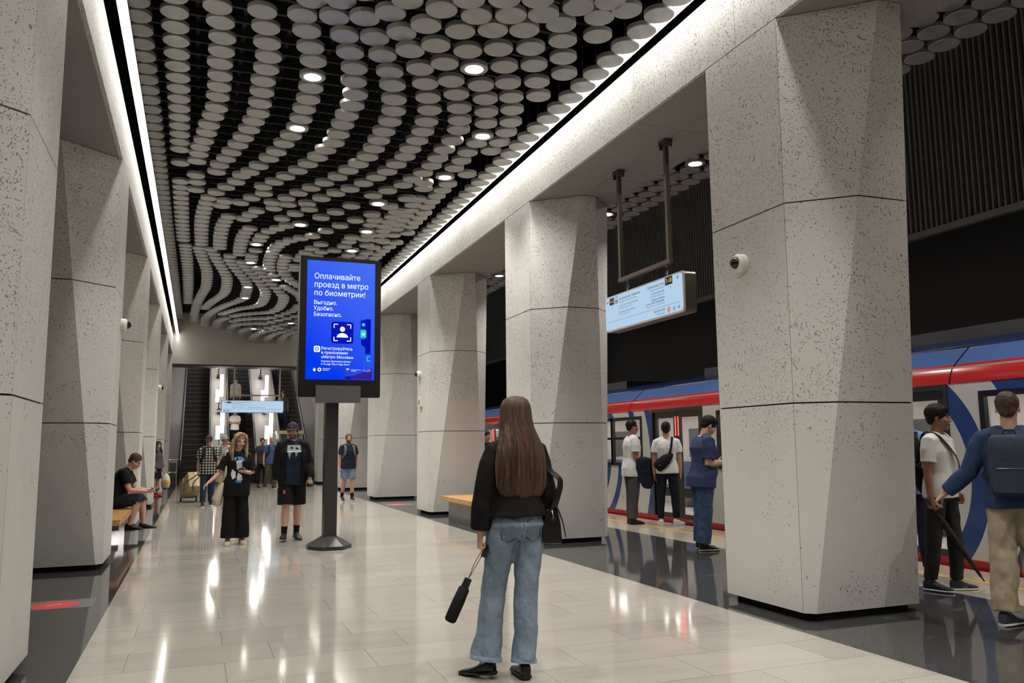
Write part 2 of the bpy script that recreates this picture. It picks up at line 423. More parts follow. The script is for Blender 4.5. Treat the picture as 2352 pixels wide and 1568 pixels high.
# ---------------------------------------------------------------- pillars
def pillar(y0, right, label):
    X = (lambda x: x) if right else mir
    def sec(z):
        t = z/ZS; u = lambda a, b: a + (b-a)*t
        yb = y0 - .05*t; ye = y0 + 1.0
        near = [(4.52, yb), (u(4.585, 5.13), u(y0-.06, y0-.58)), (u(5.66, 5.35), u(y0-.06, y0-.60)), (u(5.72, 5.76), u(y0, y0-.18))]
        far = [(u(5.72, 5.76), u(ye, ye+.18)), (u(5.66, 5.35), u(ye+.06, ye+.60)), (u(4.585, 5.13), u(ye+.06, ye+.58)), (4.52, ye + .0*t)]
        return [V((X(x), y, z)) for x, y in near + far]
    m = MB()
    def shrink(ring, d):
        c = sum(ring, V())/len(ring); out = []
        for p in ring:
            q = p - c; q.z = 0; out.append(p - q.normalized()*d)
        return out
    for z0, z1 in ((.065, 1.715), (1.727, 3.385), (3.397, ZS-.006)):
        a, b = sec(z0), sec(z1)
        # eight facet panels; the two edges of the hall face are open joints
        for i in range(8):
            j = (i+1) % 8
            q = [a[i], a[j], b[j], b[i]]
            if i in (7,):
                e = (q[1]-q[0]).normalized()*.004; q = [q[0]+e, q[1]-e, q[2]-e, q[3]+e]
            m.add(q, [(0, 1, 2, 3)], 0)
        ia, ib = shrink(a, .03), shrink(b, .03)
        for lo, hi in ((a, ia), (b, ib)):
            for i in range(8):
                j = (i+1) % 8; m.add([lo[i], lo[j], hi[j], hi[i]], [(0, 1, 2, 3)], 0)
    m.loft([shrink(sec(0), .09), shrink(sec(.08), .09), shrink(sec(.081), .02), shrink(sec(ZS), .02)], 1)
    o = m.build('pillar', [M['concrete'], M['joint']], None, None, fix=True)
    return tag(o, label, 'pillar', None, 'structure')
ord_ = ['nearest', 'second nearest', 'third', 'fourth', 'fifth', 'last']
for k, y in enumerate(Y0):
    for right in (True, False):
        if y < 4: nm = 'faceted concrete pillar standing behind the viewer on the %s' % ('right' if right else 'left')
        else: nm = '%s faceted concrete pillar of the %s row, on the black floor' % (ord_[k-2], 'right' if right else 'left')
        if y > -4: pillar(y, right, nm + ('' if y > 0 else ', farther back'))

# bulkhead over the far end of the hall
bk = MB(); bk.box((-1.05, 33.75, 4.66), (4.57, 34.6, 7.0)); bk.box((-1.05, 33.72, 4.60), (4.57, 34.62, 4.66), 1)
struct('wall_bulkhead', bk, [plain('bulkhead_paint', (172, 168, 160), .6), M['grid']], label='plain grey bulkhead where the disc ceiling ends', cat='wall')

# ================================================================ ceiling discs
def zs(x):
    xs = [-.9, -.4, .1, .6, 1.15, 2, 2.8, 3.2, 3.6, 4.0, 4.25]; ys = [6.4, 6.3, 6.15, 6.0, 5.85, 5.56, 5.55, 5.6, 5.74, 5.74, 5.69]
    return interp(x, xs, ys)
def interp(x, xs, ys):
    if x <= xs[0]: return ys[0]
    for i in range(len(xs)-1):
        if x <= xs[i+1]: return ys[i] + (ys[i+1]-ys[i])*(x-xs[i])/(xs[i+1]-xs[i])
    return ys[-1]
GX = ([-.7, -.35, .1, .6, 1.1, 1.6, 2.2, 3.0, 3.5, 3.9, 4.15], [0, .04, .25, .45, .65, .8, 1.0, 1.1, .9, .45, 0])
SY = ([4.6, 5.35, 6.4, 7.2, 8.0, 8.7, 9.3, 10, 10.9, 11.6, 12.2, 13, 16.8, 17.6, 18.25], [-.05, 0, .12, .42, .5, .5, .32, .08, 0, -.15, -.3, -.4, -.4, -.22, -.05])
PER = 13.65                                  # the wave repeats along the hall
def slope(x, y): return interp(x, *GX)*interp((y-4.6) % PER + 4.6, *SY)
discs = []
cell = {}
def free(x, y, d):
    i, j = int(x//.4), int(y//.4)
    for a in (-1, 0, 1):
        for b in (-1, 0, 1):
            for (p, q) in cell.get((i+a, j+b), ()):
                if (p-x)**2 + (q-y)**2 < d*d: return False
    return True
def put(x, y, lamp=False):
    cell.setdefault((int(x//.4), int(y//.4)), []).append((x, y)); discs.append((x, y, zs(x), lamp))
LAMPS = [(1.15, 9.65), (1.16, 11.35), (2.73, 8.2), (3.62, 10.51), (3.62, 12.4), (2.77, 13.58), (1.71, 15.78), (2.95, 15.54), (1.07, 18.52), (1.06, 20.45),
         (2.95, 17.21), (1.73, 21.27), (1.16, 23.5), (1.18, 25.23), (2.8, 28.02), (1.75, 30.37), (2.84, 24.0), (3.6, 20.0), (3.55, 27.0)]
LAMPS += [(1.15, 5.2), (1.15, 2.6), (2.73, 3.8), (2.73, .9), (1.15, -.5), (2.73, -2.6), (1.2, -4.4)]     # the rows go on overhead and behind
for x, y in LAMPS: put(x, y, True)
MEAS = [0.04,8.96,0.08,9.27,0.11,9.62,0.11,9.97,0.1,10.31,0.11,10.67,0.11,11.01,0.1,11.35,0.09,11.76,0.05,12.11,0.0,12.52,-0.03,12.87,-0.07,13.27,-0.12,13.63,-0.14,13.98,-0.17,14.38,0.49,8.64,0.55,8.95,0.59,9.29,0.63,9.6,0.63,9.94,0.62,10.3,0.63,10.64,0.63,11.01,0.63,11.36,0.59,11.7,0.55,12.07,0.49,12.48,0.43,12.87,0.35,13.3,0.28,13.71,0.19,14.14,0.15,14.56,0.88,8.38,0.96,8.66,1.04,8.98,1.11,9.27,1.15,9.61,1.17,9.96,1.18,10.31,1.17,10.65,1.17,11.0,1.16,11.35,1.11,11.72,1.05,12.11,0.98,12.56,0.9,12.96,0.78,13.47,0.67,13.91,0.55,14.25,0.48,14.7,0.33,15.22,0.17,15.77,-0.17,15.57,-0.19,15.19,1.18,8.15,1.33,8.41,1.44,8.7,1.54,8.99,1.59,9.3,1.66,9.6,1.68,9.92,1.67,10.27,1.67,10.59,1.67,10.95,1.66,11.3,1.6,11.68,1.54,12.09,1.45,12.53,1.35,12.99,1.21,13.5,1.07,13.98,0.92,14.44,0.96,14.8,0.78,15.31,0.61,15.85,1.45,7.89,1.61,8.17,1.75,8.43,1.89,8.7,1.98,8.96,2.08,9.32,2.15,9.65,2.18,10.0,2.18,10.36,2.18,10.69,2.18,11.03,2.16,11.39,2.09,11.74,2.0,12.07,1.91,12.53,1.78,13.03,1.63,13.53,1.48,14.04,1.33,14.58,1.39,14.89,1.19,15.46,1.65,7.58,1.82,7.83,1.97,8.07,2.17,8.42,2.32,8.76,2.45,9.12,2.56,9.46,2.62,9.83,2.66,10.17,2.67,10.51,2.66,10.86,2.66,11.18,2.62,11.55,2.56,11.91,2.46,12.24,2.33,12.59,2.18,12.97,2.0,13.28,1.84,13.83,1.67,14.41,1.74,14.66,1.56,15.27,1.38,15.91,1.99,7.49,2.19,7.84,2.39,8.2,2.58,8.59,2.74,8.91,2.9,9.31,3.03,9.71,3.12,10.05,3.16,10.47,3.15,10.83,3.16,11.21,3.16,11.55,3.12,11.91,3.03,12.21,2.95,12.51,2.77,12.83,2.6,13.18,2.05,7.14,2.4,7.13,2.71,7.0,3.02,6.92,3.34,6.8,2.34,7.47,2.64,7.33,2.95,7.25,3.31,7.14,2.54,7.84,2.83,7.69,3.18,7.64,3.53,7.58,3.05,8.1,3.43,8.15,3.72,7.98,2.95,8.62,3.14,9.01,3.32,9.49,3.49,9.99,3.27,8.57,3.52,9.11,3.69,9.53,3.82,9.92,3.89,10.28,3.68,8.66,3.85,9.02,3.98,9.4,4.05,9.72,3.9,8.35,0.93,8.01,1.19,7.79,1.74,7.24,2.24,6.88,2.55,6.75,2.85,6.65,3.63,10.81,3.62,11.21,3.64,11.58,3.64,11.95,3.93,10.67,3.93,11.04,3.98,11.43,3.96,11.81,3.92,12.16,3.7,7.05,3.66,6.74,3.9,6.83,3.86,7.4,4.0,7.73,4.07,8.8]
def march(x, y, sgn, ymax, ymin):
    while True:
        s = slope(x, y); dy = .352*(1 - (.45 if s > 0 else .9)*s)
        x += sgn*s*dy; y += sgn*dy
        if y > ymax or y < ymin or x < -.86 or x > 4.24: break
        if free(x, y, .30): put(x, y)
def seedline(xs, ys, ymax=33.55, ymin=3.6):
    for x in xs:
        if free(x, ys, .315): put(x, ys)
        march(x, ys, 1, ymax, ymin); march(x, ys, -1, ymax, ymin)
seedline([-.82], 9.88); seedline([4.215], 9.9)
for i in range(0, len(MEAS), 2):
    if MEAS[i] < 3.95 and free(MEAS[i], MEAS[i+1], .22): put(MEAS[i], MEAS[i+1])
LANES = [-.41, .10, .63, 1.17, 1.67, 2.17, 2.66, 3.16, 3.66]
seedline(LANES, 10.9, 20.6); seedline(LANES[1:], 10.9 + PER, 33.55, 17.2); seedline([-.41], 24.5, 33.55, 16)
seedline([.3, .7, 1.1, 1.55, 2.0, 2.45, 2.9, 3.3, 3.7], 18.8, 20.5, 16.5); seedline([.9, 1.4, 1.9, 2.4, 2.9, 3.4, 3.8], 32.0, 33.55, 29)
def fill(x0, x1, y0, y1, d):
    r = 0; y = y0
    while y < y1:
        x = x1 - (.18 if r % 2 else 0)
        while x > x0:
            if free(x, y, d): put(x, y)
            x -= .06
        y += .085; r += 1
fill(1.9, 4.0, 3.6, 9.6, .325); fill(2.7, 3.95, 9.6, 16.5, .338); fill(3.1, 3.95, 16.5, 33.5, .345)
side = []
for r in range(5):
    for k in range(120):
        y = 2.2 + .325*k + (.1625 if r % 2 else 0); x = 6.02 + .335*r
        if y < 34: side.append((x, y, 5.62, False))
SIDE_LAMPS = [(6.93, 1.5+0), (6.93, 4.4), (6.93, 7.3), (6.93, 10.2), (6.93, 13.1), (6.93, 16.0), (6.93, 18.9), (6.93, 20.4), (6.93, 24.0), (6.93, 27.5), (6.93, 31), (6.93, -2)]
side = [d for d in side if all((d[0]-a)**2 + (d[1]-b)**2 > .09 for a, b in SIDE_LAMPS)]

RD, HD = .155, .052
def disc_profile(): return [(0, .002), (0, RD-.006), (.006, RD), (HD, RD), (HD, .01)]
def disc_mesh():
    m = MB(); m.lathe((0, 0, 0), (0, 0, 1), disc_profile(), 32); return m.mesh('ceiling_disc', [M['disc']], 40)
DM = disc_mesh()
def rod_mesh(z):
    m = MB(); m.tube([(0, 0, HD), (0, 0, 6.62-z)], .008, 6, 0, False); return m.mesh('suspension_rod', [M['rod']], 60)
def inframe(d):
    u, v, z = project(V(d[:3]))
    if z < .5 or u < -60 or u > 2400 or v < -60 or v > 1568: return 0
    return 1/z
everything = [(d, 'c') for d in discs if not d[3]] + [(d, 's') for d in side]
# what a beam, pillar or the screen hides is not counted among the 300
def hidden(d, k):
    u, v, z = project(V(d[:3]))
    if 686 < u < 876 and 594 < v: return True
    if k == 's':
        # seen only through the openings between the pillars, below the soffit edge
        t = (ZS - CAMP.z)/(d[2] - CAMP.z); x = d[0]*t
        if x < 5.74: return True
        ok = (u > 2108) or (1385 < u < 1622) or (1110 < u < 1160)
        return not ok
    return False
score = sorted(((0 if hidden(d, k) else inframe(d)), i) for i, (d, k) in enumerate(everything)); score.reverse()
single = set(i for s, i in score[:300] if s > 0)
far = MB(); farrods = MB()
for i, (d, k) in enumerate(everything):
    x, y, z, _ = d
    if i in single:
        o = bpy.data.objects.new('ceiling_disc', DM); COL.objects.link(o); o.location = (x, y, z)
        if k == 'c': tag(o, 'round pale metal disc hanging on a rod in the wavy rows over the hall', 'ceiling disc', 'hanging discs over the central hall')
        else: tag(o, 'round metal disc in the flat dim rows over the right platform', 'ceiling disc', 'hanging discs over the right platform')
        r = bpy.data.objects.new('suspension_rod', rod_mesh(z)); COL.objects.link(r); r.parent = o
    else:
        far.lathe((x, y, z), (0, 0, 1), disc_profile(), 20)
        farrods.tube([(x, y, z+HD), (x, y, 6.62)], .008, 5, 0, False)
fo = tag(far.build('disc_field', M['disc_far'], None, 40, fix=False), 'field of smaller pale ceiling discs rippling away to the far end', 'ceiling discs', None, 'stuff')
tag(farrods.build('suspension_rods', M['rod'], fo, 60, fix=False), None, None, None, 'stuff')

# ---------------------------------------------------------------- downlights
def lamp_spot(loc, power, parent, ang=105):
    ld = bpy.data.lights.new('downlight_beam', 'SPOT'); ld.energy = power; ld.spot_size = math.radians(ang); ld.spot_blend = .7; ld.color = (1, .96, .91); ld.shadow_soft_size = .07
    o = bpy.data.objects.new('downlight_beam', ld); COL.objects.link(o); o.parent = parent; o.location = (0, 0, -.02)
    return o
def mk_downlight(x, y, z, label, group, power):
    t = thing('downlight', label, 'ceiling lamp', (x, y, z), 0, group)
    m = MB(); m.lathe((x, y, z), (0, 0, 1), [(.016, .09), (.0, .105), (0, RD-.006), (.006, RD), (HD, RD), (HD, .01)], 32); m.build('housing', M['disc'], t, 40)
    l = MB(); l.lathe((x, y, z+.012), (0, 0, 1), [(0, .001), (0, .088), (.004, .088), (.004, .001)], 24); l.build('lens', M['lamp'], t)
    r = MB(); r.tube([(x, y, z+HD), (x, y, 6.62)], .008, 6, 0, False); r.build('suspension_rod', M['rod'], t)
    lamp_spot((x, y, z), power, t)
for x, y, z, l in [d for d in discs if d[3]]:
    mk_downlight(x, y, z, 'lit round downlight set among the wavy discs over the hall', 'downlights among the central discs', DOWN_POWER)
for x, y in SIDE_LAMPS:
    mk_downlight(x, y, 5.62, 'lit round downlight among the dim discs over the right platform', 'downlights over the right platform', SIDE_POWER)
# ================================================================ lettering helper
def text_into(mb, body, size, origin, xd, yd, m=0, align='LEFT', width=None, bold=0.0):
    c = bpy.data.curves.new('t', 'FONT'); c.body = body; c.size = .113; c.align_x = align; c.resolution_u = 2; c.offset = .0004
    o = bpy.data.objects.new('t', c); me = evaluate(o)
    xs = [v.co.x for v in me.vertices] or [0]; w = max(xs)-min(xs)
    kv = size/.113; k = width/w if width and w > 0 else kv
    X, Yv, O = V(xd), V(yd), V(origin)
    mb.add([O + X*(v.co.x*k) + Yv*(v.co.y*kv) for v in me.vertices], [tuple(p.vertices) for p in me.polygons], m)
    bpy.data.objects.remove(o); bpy.data.curves.remove(c); bpy.data.meshes.remove(me)
def rrect(w, h, r, n=5):
    pts = []
    for cx, cy, a in ((w-r, h-r, 0), (r, h-r, 90), (r, r, 180), (w-r, r, 270)):
        for i in range(n+1):
            t = math.radians(a + 90*i/n); pts.append((cx + r*math.cos(t), cy + r*math.sin(t)))
    return pts
def circle(cx, cy, r, n=24, a0=0, a1=360): return [(cx + r*math.cos(math.radians(a0 + (a1-a0)*i/n)), cy + r*math.sin(math.radians(a0 + (a1-a0)*i/n))) for i in range(n)]

# ================================================================ information screen on a post
def kiosk():
    kx, ky = 1.87, 11.75
    t = thing('information_screen', 'tall advertising screen with a blue picture on a grey post in mid hall', 'screen', (1.81, 11.98, 0))
    b = MB()
    def oct(w, d, z, cx=1.79, cy=11.98, k=.3):
        return [V((cx+x*w, cy+y*d, z)) for x, y in ((-1, -k), (-k*1.6, -1), (k*1.6, -1), (1, -k), (1, k), (k*1.6, 1), (-k*1.6, 1), (-1, k))]
    b.loft([oct(.30, .36, 0), oct(.30, .36, .05), oct(.285, .34, .06), oct(.10, .12, .17), oct(.10, .12, .18)])
    b.build('base_plate', M['pole'], t, 20)
    p = MB(); p.box((1.70, 11.88, .16), (1.88, 12.08, 2.3)); p.build('post', M['pole'], t)
    c = MB()
    pr = rrect(1.16, 2.02, .02)
    c.loft([[V((1.29+x, 11.75, 2.11+y)) for x, y in pr], [V((1.29+x, 11.84, 2.11+y)) for x, y in pr]])
    c.build('cabinet', M['kiosk'], t)
    c2 = MB(); c2.loft([[V((1.31+x*.965, 11.845, 2.13+y*.94)) for x, y in pr], [V((1.31+x*.965, 12.14, 2.13+y*.94)) for x, y in pr]])
    c2.build('rear_housing', M['kiosk_grey'], t)
    pl = MB(); pl.loft([[V((1.53+x, 11.70, 2.03+y)) for x, y in rrect(.63, .245, .004)], [V((1.53+x, 11.749, 2.03+y)) for x, y in rrect(.63, .245, .004)]])
    o = pl.build('lower_plate', plain('smoked_plate', (78, 79, 82), .45), t); o['label'] = 'plain smoky grey plate'
    x0, x1, z0, z1 = 1.385, 2.36, 2.36, 4.075
    sc = MB(); sc.box((x0, 11.741, z0), (x1, 11.7495, z1)); s = sc.build('display', M['screen'], t)
    yy = 11.739
    def P(u, v, e=0): return V((x0 + u*(x1-x0), yy - e, z1 - v*(z1-z0)))
    W = MB()
    for body, u, v, cap, wd in (('Оплачивайте', .10, .155, .083, .67), ('проезд в метро', .10, .226, .083, .79), ('по биометрии!', .10, .297, .083, .745),
                                ('Выгодно.', .10, .372, .060, .33), ('Удобно.', .10, .421, .060, .285), ('Безопасно.', .10, .472, .060, .40),
                                ('Регистрируйтесь', .22, .752, .044, .45), ('в приложении', .22, .787, .044, .38), ('«Метро Москвы»', .22, .823, .044, .47),
                                ('Скачать бесплатно можно', .22, .855, .027, .43), ('в Google Play и App Store', .22, .878, .027, .41),
                                ('Московский', .245, .913, .017, .11), ('транспорт', .245, .926, .017, .09), ('ПРАВИТЕЛЬСТВО', .655, .918, .013, .14), ('МОСКВЫ', .655, .929, .013, .08), ('ДЕПАРТАМЕНТ', .83, .918, .013, .12), ('ТРАНСПОРТА', .83, .929, .013, .11)):
        text_into(W, body, cap*1.36, P(u, v), (1, 0, 0), (0, 0, 1), 0, 'LEFT', wd*(x1-x0), .014 if cap > .04 else .006)
    W.build('lettering', M['screen_white'], s)
    D = MB()
    def poly(pts, m, e=0): D.add([P(u, v, e) for u, v in pts], [tuple(range(len(pts)))], m)
    def rr(u, v, w, h, r, m, e=0): poly([(u + a*w, v + b*h) for a, b in [(x, y) for x, y in rrect(1, 1, r)]], m, e)
    asp = (x1-x0)/(z1-z0)
    rr(.36, .512, .325, .325*asp, .12, 0)
    cu, cv, q = .5225, .512 + .325*asp/2, .325
    poly([(cu + x*q, cv + y*q*asp) for x, y in circle(0, -.16, .115)], 1, .001)
    poly([(cu + x*q, cv + y*q*asp) for x, y in [(-.26, .22), (.26, .22)] + [(.26*math.cos(math.radians(a)), .22 - .2*math.sin(math.radians(a))) for a in range(0, 181, 12)]], 1, .001)
    for sx in (-1, 1):
        for sy in (-1, 1):
            for (a, b, c_, d) in ((.20, .355, .38, .395), (.355, .20, .395, .38)):
                poly([(cu + sx*a*q, cv + sy*b*q*asp), (cu + sx*c_*q, cv + sy*b*q*asp), (cu + sx*c_*q, cv + sy*d*q*asp), (cu + sx*a*q, cv + sy*d*q*asp)], 1, .001)
    rr(.115, .722, .09, .09*asp, .2, 1)
    poly([(.16 + .028*x, .722 + .045*asp + .028*asp*y) for x, y in circle(0, 0, 1)], 2, .001)
    poly([(.16 + .016*x, .722 + .045*asp + .016*asp*y) for x, y in circle(0, 0, 1)], 1, .002)
    # turnstile picture on the right
    poly([(.79, .48), (.955, .48), (.955, .79), (.83, .79), (.79, .70)], 2); poly([(.80, .655), (.87, .655), (.91, .69), (.91, .74), (.80, .70)], 0, .001)
    poly([(.86, .48), (.94, .48), (.94, .78), (.86, .78)], 0, .001); rr(.79, .492, .085, .075, .15, 0, .002); poly([(.832 + .027*x, .53 + .027*asp*y) for x, y in circle(0, 0, 1)], 3, .003); rr(.79, .575, .085, .066, .15, 4, .002)
    for a in (.815, .845): poly([(a + .006*x, .598 + .006*asp*y) for x, y in circle(0, 0, 1, 10)], 1, .003)
    poly([(.832 + .022*math.cos(math.radians(g)), .607 + .013*math.sin(math.radians(g))) for g in range(0, 181, 15)], 1, .003)
    poly([(.83, .79), (.95, .79), (.95, .88), (.83, .88)], 2); rr(.885, .795, .06, .045, .2, 3, .001); rr(.9, .802, .045, .03, .2, 2, .002)
    poly([(.565, .955), (.70, .948), (.85, .915), (.965, .885), (.965, .995), (.565, .995)], 5); poly([(.565, .955), (.70, .948), (.85, .915), (.965, .885), (.965, .897), (.85, .927), (.70, .96), (.565, .966)], 2, .001)
    poly([(.585, .976), (.655, .976), (.665, .995), (.585, .995)], 0, .001)
    rr(.585, .905, .045, .008, .02, 1, .002); rr(.585, .913, .045, .008, .02, 2, .002); rr(.585, .921, .045, .008, .02, 6, .002)
    rr(.10, .902, .055, .034, .1, 2, .001); poly([(.127, .905), (.145, .915), (.14, .932), (.115, .932), (.11, .915)], 1, .002)
    poly([(.20 + .028*x, .918 + .028*asp*y) for x, y in circle(0, 0, 1)], 1, .001); poly([(.20 + .014*x, .918 + .014*asp*y) for x, y in circle(0, 0, 1)], 2, .002)
    D.build('picture', [M['screen_deep'], M['screen_white'], M['screen_mid'], M['screen_cyan'], M['screen_green'], M['screen_violet'], M['screen_red']], s, fix=False)
kiosk()

# ================================================================ hanging signs
def sign_panel(t, O, xd, n, w, h, dep):
    """box sign: O = lower left corner of the front face seen from the front, xd = reading direction, n = front normal"""
    O, xd, n = V(O), V(xd), V(n); up = V((0, 0, 1))
    pr = rrect(w, h, .05)
    f = lambda d, g: [O + xd*(g + x*(w-2*g)/w) + up*(g + y*(h-2*g)/h) - n*d for x, y in pr]
    b = MB(); b.loft([f(.02, 0), f(dep, 0)]); b.build('case', M['bronze'], t, 40)
    r = MB(); r.loft([f(0, .004), f(.02, 0)]); r.build('rim', M['sign_rim'], t, 40)
    c = MB(); c.loft([f(-.004, .022), f(.004, .022)]); c.build('lit_panel', M['sign_face'], t)
def sign_right():
    t = thing('hanging_sign', 'lit direction sign hung from two steel rods between the nearest right pillars', 'sign', (5.1, 8.79, 2.9))
    O, xd, n = V((5.1, 9.75, 2.89)), V((0, -1, 0)), V((-1, 0, 0)); w, h = 1.92, .48
    sign_panel(t, O, xd, n, w, h, .17)
    S = O + n*.0055
    P = lambda u, v: S + xd*(u*w) + V((0, 0, 1))*((1-v)*h)
    dk, sf, ic = MB(), MB(), MB(); up = (0, 0, 1)
    def T(mb, body, cap, u, v, al='LEFT', wd=None): text_into(mb, body, cap*1.36, P(u, v), xd, up, 0, al, wd*w if wd else None)
    T(dk, 'улица Академика Семенихина', .036, .205, .20, 'LEFT', .285); T(sf, 'Akademika Semenikhina Street', .024, .205, .275, 'LEFT', .24)
    T(sf, 'улица Архитектора Власова', .027, .205, .385, 'LEFT', .26); T(sf, 'Arkhitektora Vlasova Street', .02, .205, .445, 'LEFT', .17)
    T(sf, 'Воронцовские пруды', .027, .205, .56, 'LEFT', .22); T(sf, 'Vorontsovskiye Ponds', .02, .205, .62, 'LEFT', .15)
    T(dk, 'Профсоюзная улица', .036, .79, .19, 'RIGHT', .205); T(sf, 'Profsoyuznaya Street', .024, .79, .265, 'RIGHT', .17)
    T(dk, 'ТЦ «Калужский»', .03, .79, .365, 'RIGHT', .16); T(sf, 'Kaluzhsky shopping mall', .02, .79, .425, 'RIGHT', .17)
    T(dk, 'Центр культуры', .03, .79, .525, 'RIGHT', .155); T(dk, 'и искусства «Меридиан»', .03, .79, .60, 'RIGHT', .23); T(sf, 'Meridian Centre of Culture and Arts', .02, .79, .665, 'RIGHT', .21)
    T(dk, 'Калужская', .036, .79, .84, 'RIGHT', .13); T(sf, 'Kaluzhskaya', .024, .79, .915, 'RIGHT', .10)
    T(sf, 'Выход', .014, .10, .33); T(sf, 'Exit', .014, .10, .375); T(sf, 'Выход', .014, .87, .305, 'RIGHT'); T(sf, 'Exit', .014, .87, .35, 'RIGHT')
    def bar(mb, a, b, wd=.006):
        a, b = P(*a), P(*b); d = (b-a).normalized(); q = n.cross(d)*wd/2; mb.add([a-q, b-q, b+q, a+q], [(0, 1, 2, 3)], 0)
    bar(sf, (.03, .735), (.965, .735), .004)
    for c, s, v, mb in ((.045, -1, .17, dk), (.935, 1, .13, dk), (.94, 1, .855, dk)):
        bar(mb, (c-.016, v), (c+.016, v), .007); bar(mb, (c+s*.016, v), (c+s*.004, v-.055), .007); bar(mb, (c+s*.016, v), (c+s*.004, v+.055), .007)
    for a, b in (((.895, .80), (.89, .86)), ((.89, .86), (.88, .93)), ((.89, .86), (.905, .90)), ((.905, .90), (.905, .94)), ((.893, .82), (.908, .855)), ((.893, .82), (.88, .87))): bar(sf, a, b, .007)
    dk.build('lettering', M['sign_ink'], t); sf.build('small_lettering', M['sign_soft'], t)
    def block(mb, u0, v0, u1, v1, e, m): mb.add([p + n*e for p in (P(u0, v0), P(u1, v0), P(u1, v1), P(u0, v1))], [(0, 1, 2, 3)], m)
    for u0, u1, v0, v1, s in ((.07, .14, .075, .265, '11–12'), (.80, .885, .05, .245, '7–10')):
        block(ic, u0, v0, u1, v1, .001, 0)
        text_into(ic, s, .075, P((u0+u1)/2, v1-.05) + n*.002, xd, up, 1, 'CENTER', (u1-u0)*w*.8, .02)
    block(ic, .152, .075, .19, .26, .001, 3); block(ic, .157, .09, .185, .17, .002, 4); block(ic, .160, .215, .168, .235, .002, 4); block(ic, .175, .215, .183, .235, .002, 4)
    ic.add([P(.835, .855) + n*.001 + xd*(.038*math.cos(a*.2618)) + V((0, 0, .038*math.sin(a*.2618))) for a in range(24)], [tuple(range(24))], 2)
    text_into(ic, '6', .06, P(.835, .90) + n*.002, xd, up, 5, 'CENTER')
    ic.build('exit_badges', [M['sign_black'], M['sign_yellow'], M['sign_orange'], M['sign_soft'], M['sign_face'], M['white']], t)
    fr = MB()
    for y in (9.35, 8.17): fr.box((5.115, y-.025, 3.56), (5.165, y+.025, 5.0))
    fr.box((5.112, 8.13, 3.52), (5.168, 9.39, 3.57))
    fr.build('hanger_frame', M['bronze'], t)
    for y in (9.35, 8.17):
        c = MB(); c.box((5.09, y-.08, 4.985), (5.19, y+.08, ZS-.001)); c.box((5.10, y-.085, 4.93), (5.18, y-.07, 5.0)); c.box((5.10, y+.07, 4.93), (5.18, y+.085, 5.0)); c.build('clamp', M['bronze'], t)
    for y in (9.22, 8.26):
        c = MB(); c.tube([(5.19, y, 3.37), (5.15, y+.01, 3.42), (5.17, y-.01, 3.48), (5.14, y, 3.53)], .011, 6); c.tube([(5.15, y, 3.37), (5.17, y-.01, 3.44), (5.15, y+.012, 3.5), (5.15, y, 3.53)], .007, 6); c.build('chain', M['chrome'], t, 60)
sign_right()
def sign_far():
    t = thing('hanging_sign', 'small wide lit sign hanging in front of the far escalators', 'sign', (1.98, 33.9, 2.79))
    O, xd, n = V((.82, 33.88, 2.80)), V((1, 0, 0)), V((0, -1, 0)); w, h = 2.36, .49
    sign_panel(t, O, xd, n, w, h, .16)
    S = O + n*.0055; P = lambda u, v: S + xd*(u*w) + V((0, 0, 1))*((1-v)*h); up = (0, 0, 1)
    m = MB()
    for body, cap, u, v, wd in (('улица Академика Семенихина', .04, .17, .20, .31), ('Akademika Semenikhina Street', .025, .17, .27, .2), ('улица Архитектора Власова', .03, .165, .40, .235), ('Воронцовские пруды', .03, .165, .57, .19), ('ТЦ «Калужский»', .03, .42, .41, .115), ('Профсоюзная улица', .03, .42, .58, .27), ('Лифт', .03, .12, .84, .06)):
        text_into(m, body, cap*1.36, P(u, v), xd, up, 0, 'LEFT', wd*w)
    def q(u0, v0, u1, v1, e=.0, mb=m, mi=0): mb.add([p + n*e for p in (P(u0, v0), P(u1, v0), P(u1, v1), P(u0, v1))], [(0, 1, 2, 3)], mi)
    q(.03, .69, .965, .705); q(.055, .10, .061, .24); q(.043, .135, .073, .16); q(.045, .78, .06, .90)
    for a in ((.08, .77, .115, .79), (.08, .90, .115, .92), (.08, .77, .086, .92), (.109, .77, .115, .92)): q(*a)
    m.build('lettering', M['sign_soft'], t)
    b = MB(); q(.085, .10, .16, .25, .001, b, 0); text_into(b, '7–12', .06, P(.1225, .215) + n*.002, xd, up, 1, 'CENTER', .06*w); b.build('exit_badge', [M['sign_black'], M['sign_face']], t)
    f = MB()
    for x in (1.28, 3.02): f.box((x-.03, 33.9, 3.3), (x+.03, 33.96, 4.60)); 
    f.box((1.25, 33.89, 3.46), (3.05, 33.97, 3.52)); 
    for x in (1.3, 2.85): f.box((x-.012, 33.92, 3.26), (x+.012, 33.945, 3.48))
    f.build('hanger_frame', plain('pale_steel', (176, 170, 150), .4, .6), t)
sign_far()

# ================================================================ benches
def bench(x0, x1, y0, y1, label):
    t = thing('bench', label, 'bench', ((x0+x1)/2, (y0+y1)/2, 0))
    m = MB(); n = 5
    for i in range(n):
        a = x0 + (x1-x0)*i/n; m.box((a+.0015, y0, .37), (a + (x1-x0)/n-.0015, y1, .45))
    m.build('seat', M['wood'], t)
    b = MB(); b.box((x0+.14, y0+.10, 0), (x1-.14, y1-.10, .37)); b.build('plinth', plain('grey_granite', (128, 126, 122), .12, 0, .2, 14), t)
bench(4.48, 5.30, 12.75, 15.68, 'oak topped bench on a granite block beyond the second right pillar')
bench(-1.80, -.95, 12.62, 15.55, 'oak topped bench on the left where a man in black sits')

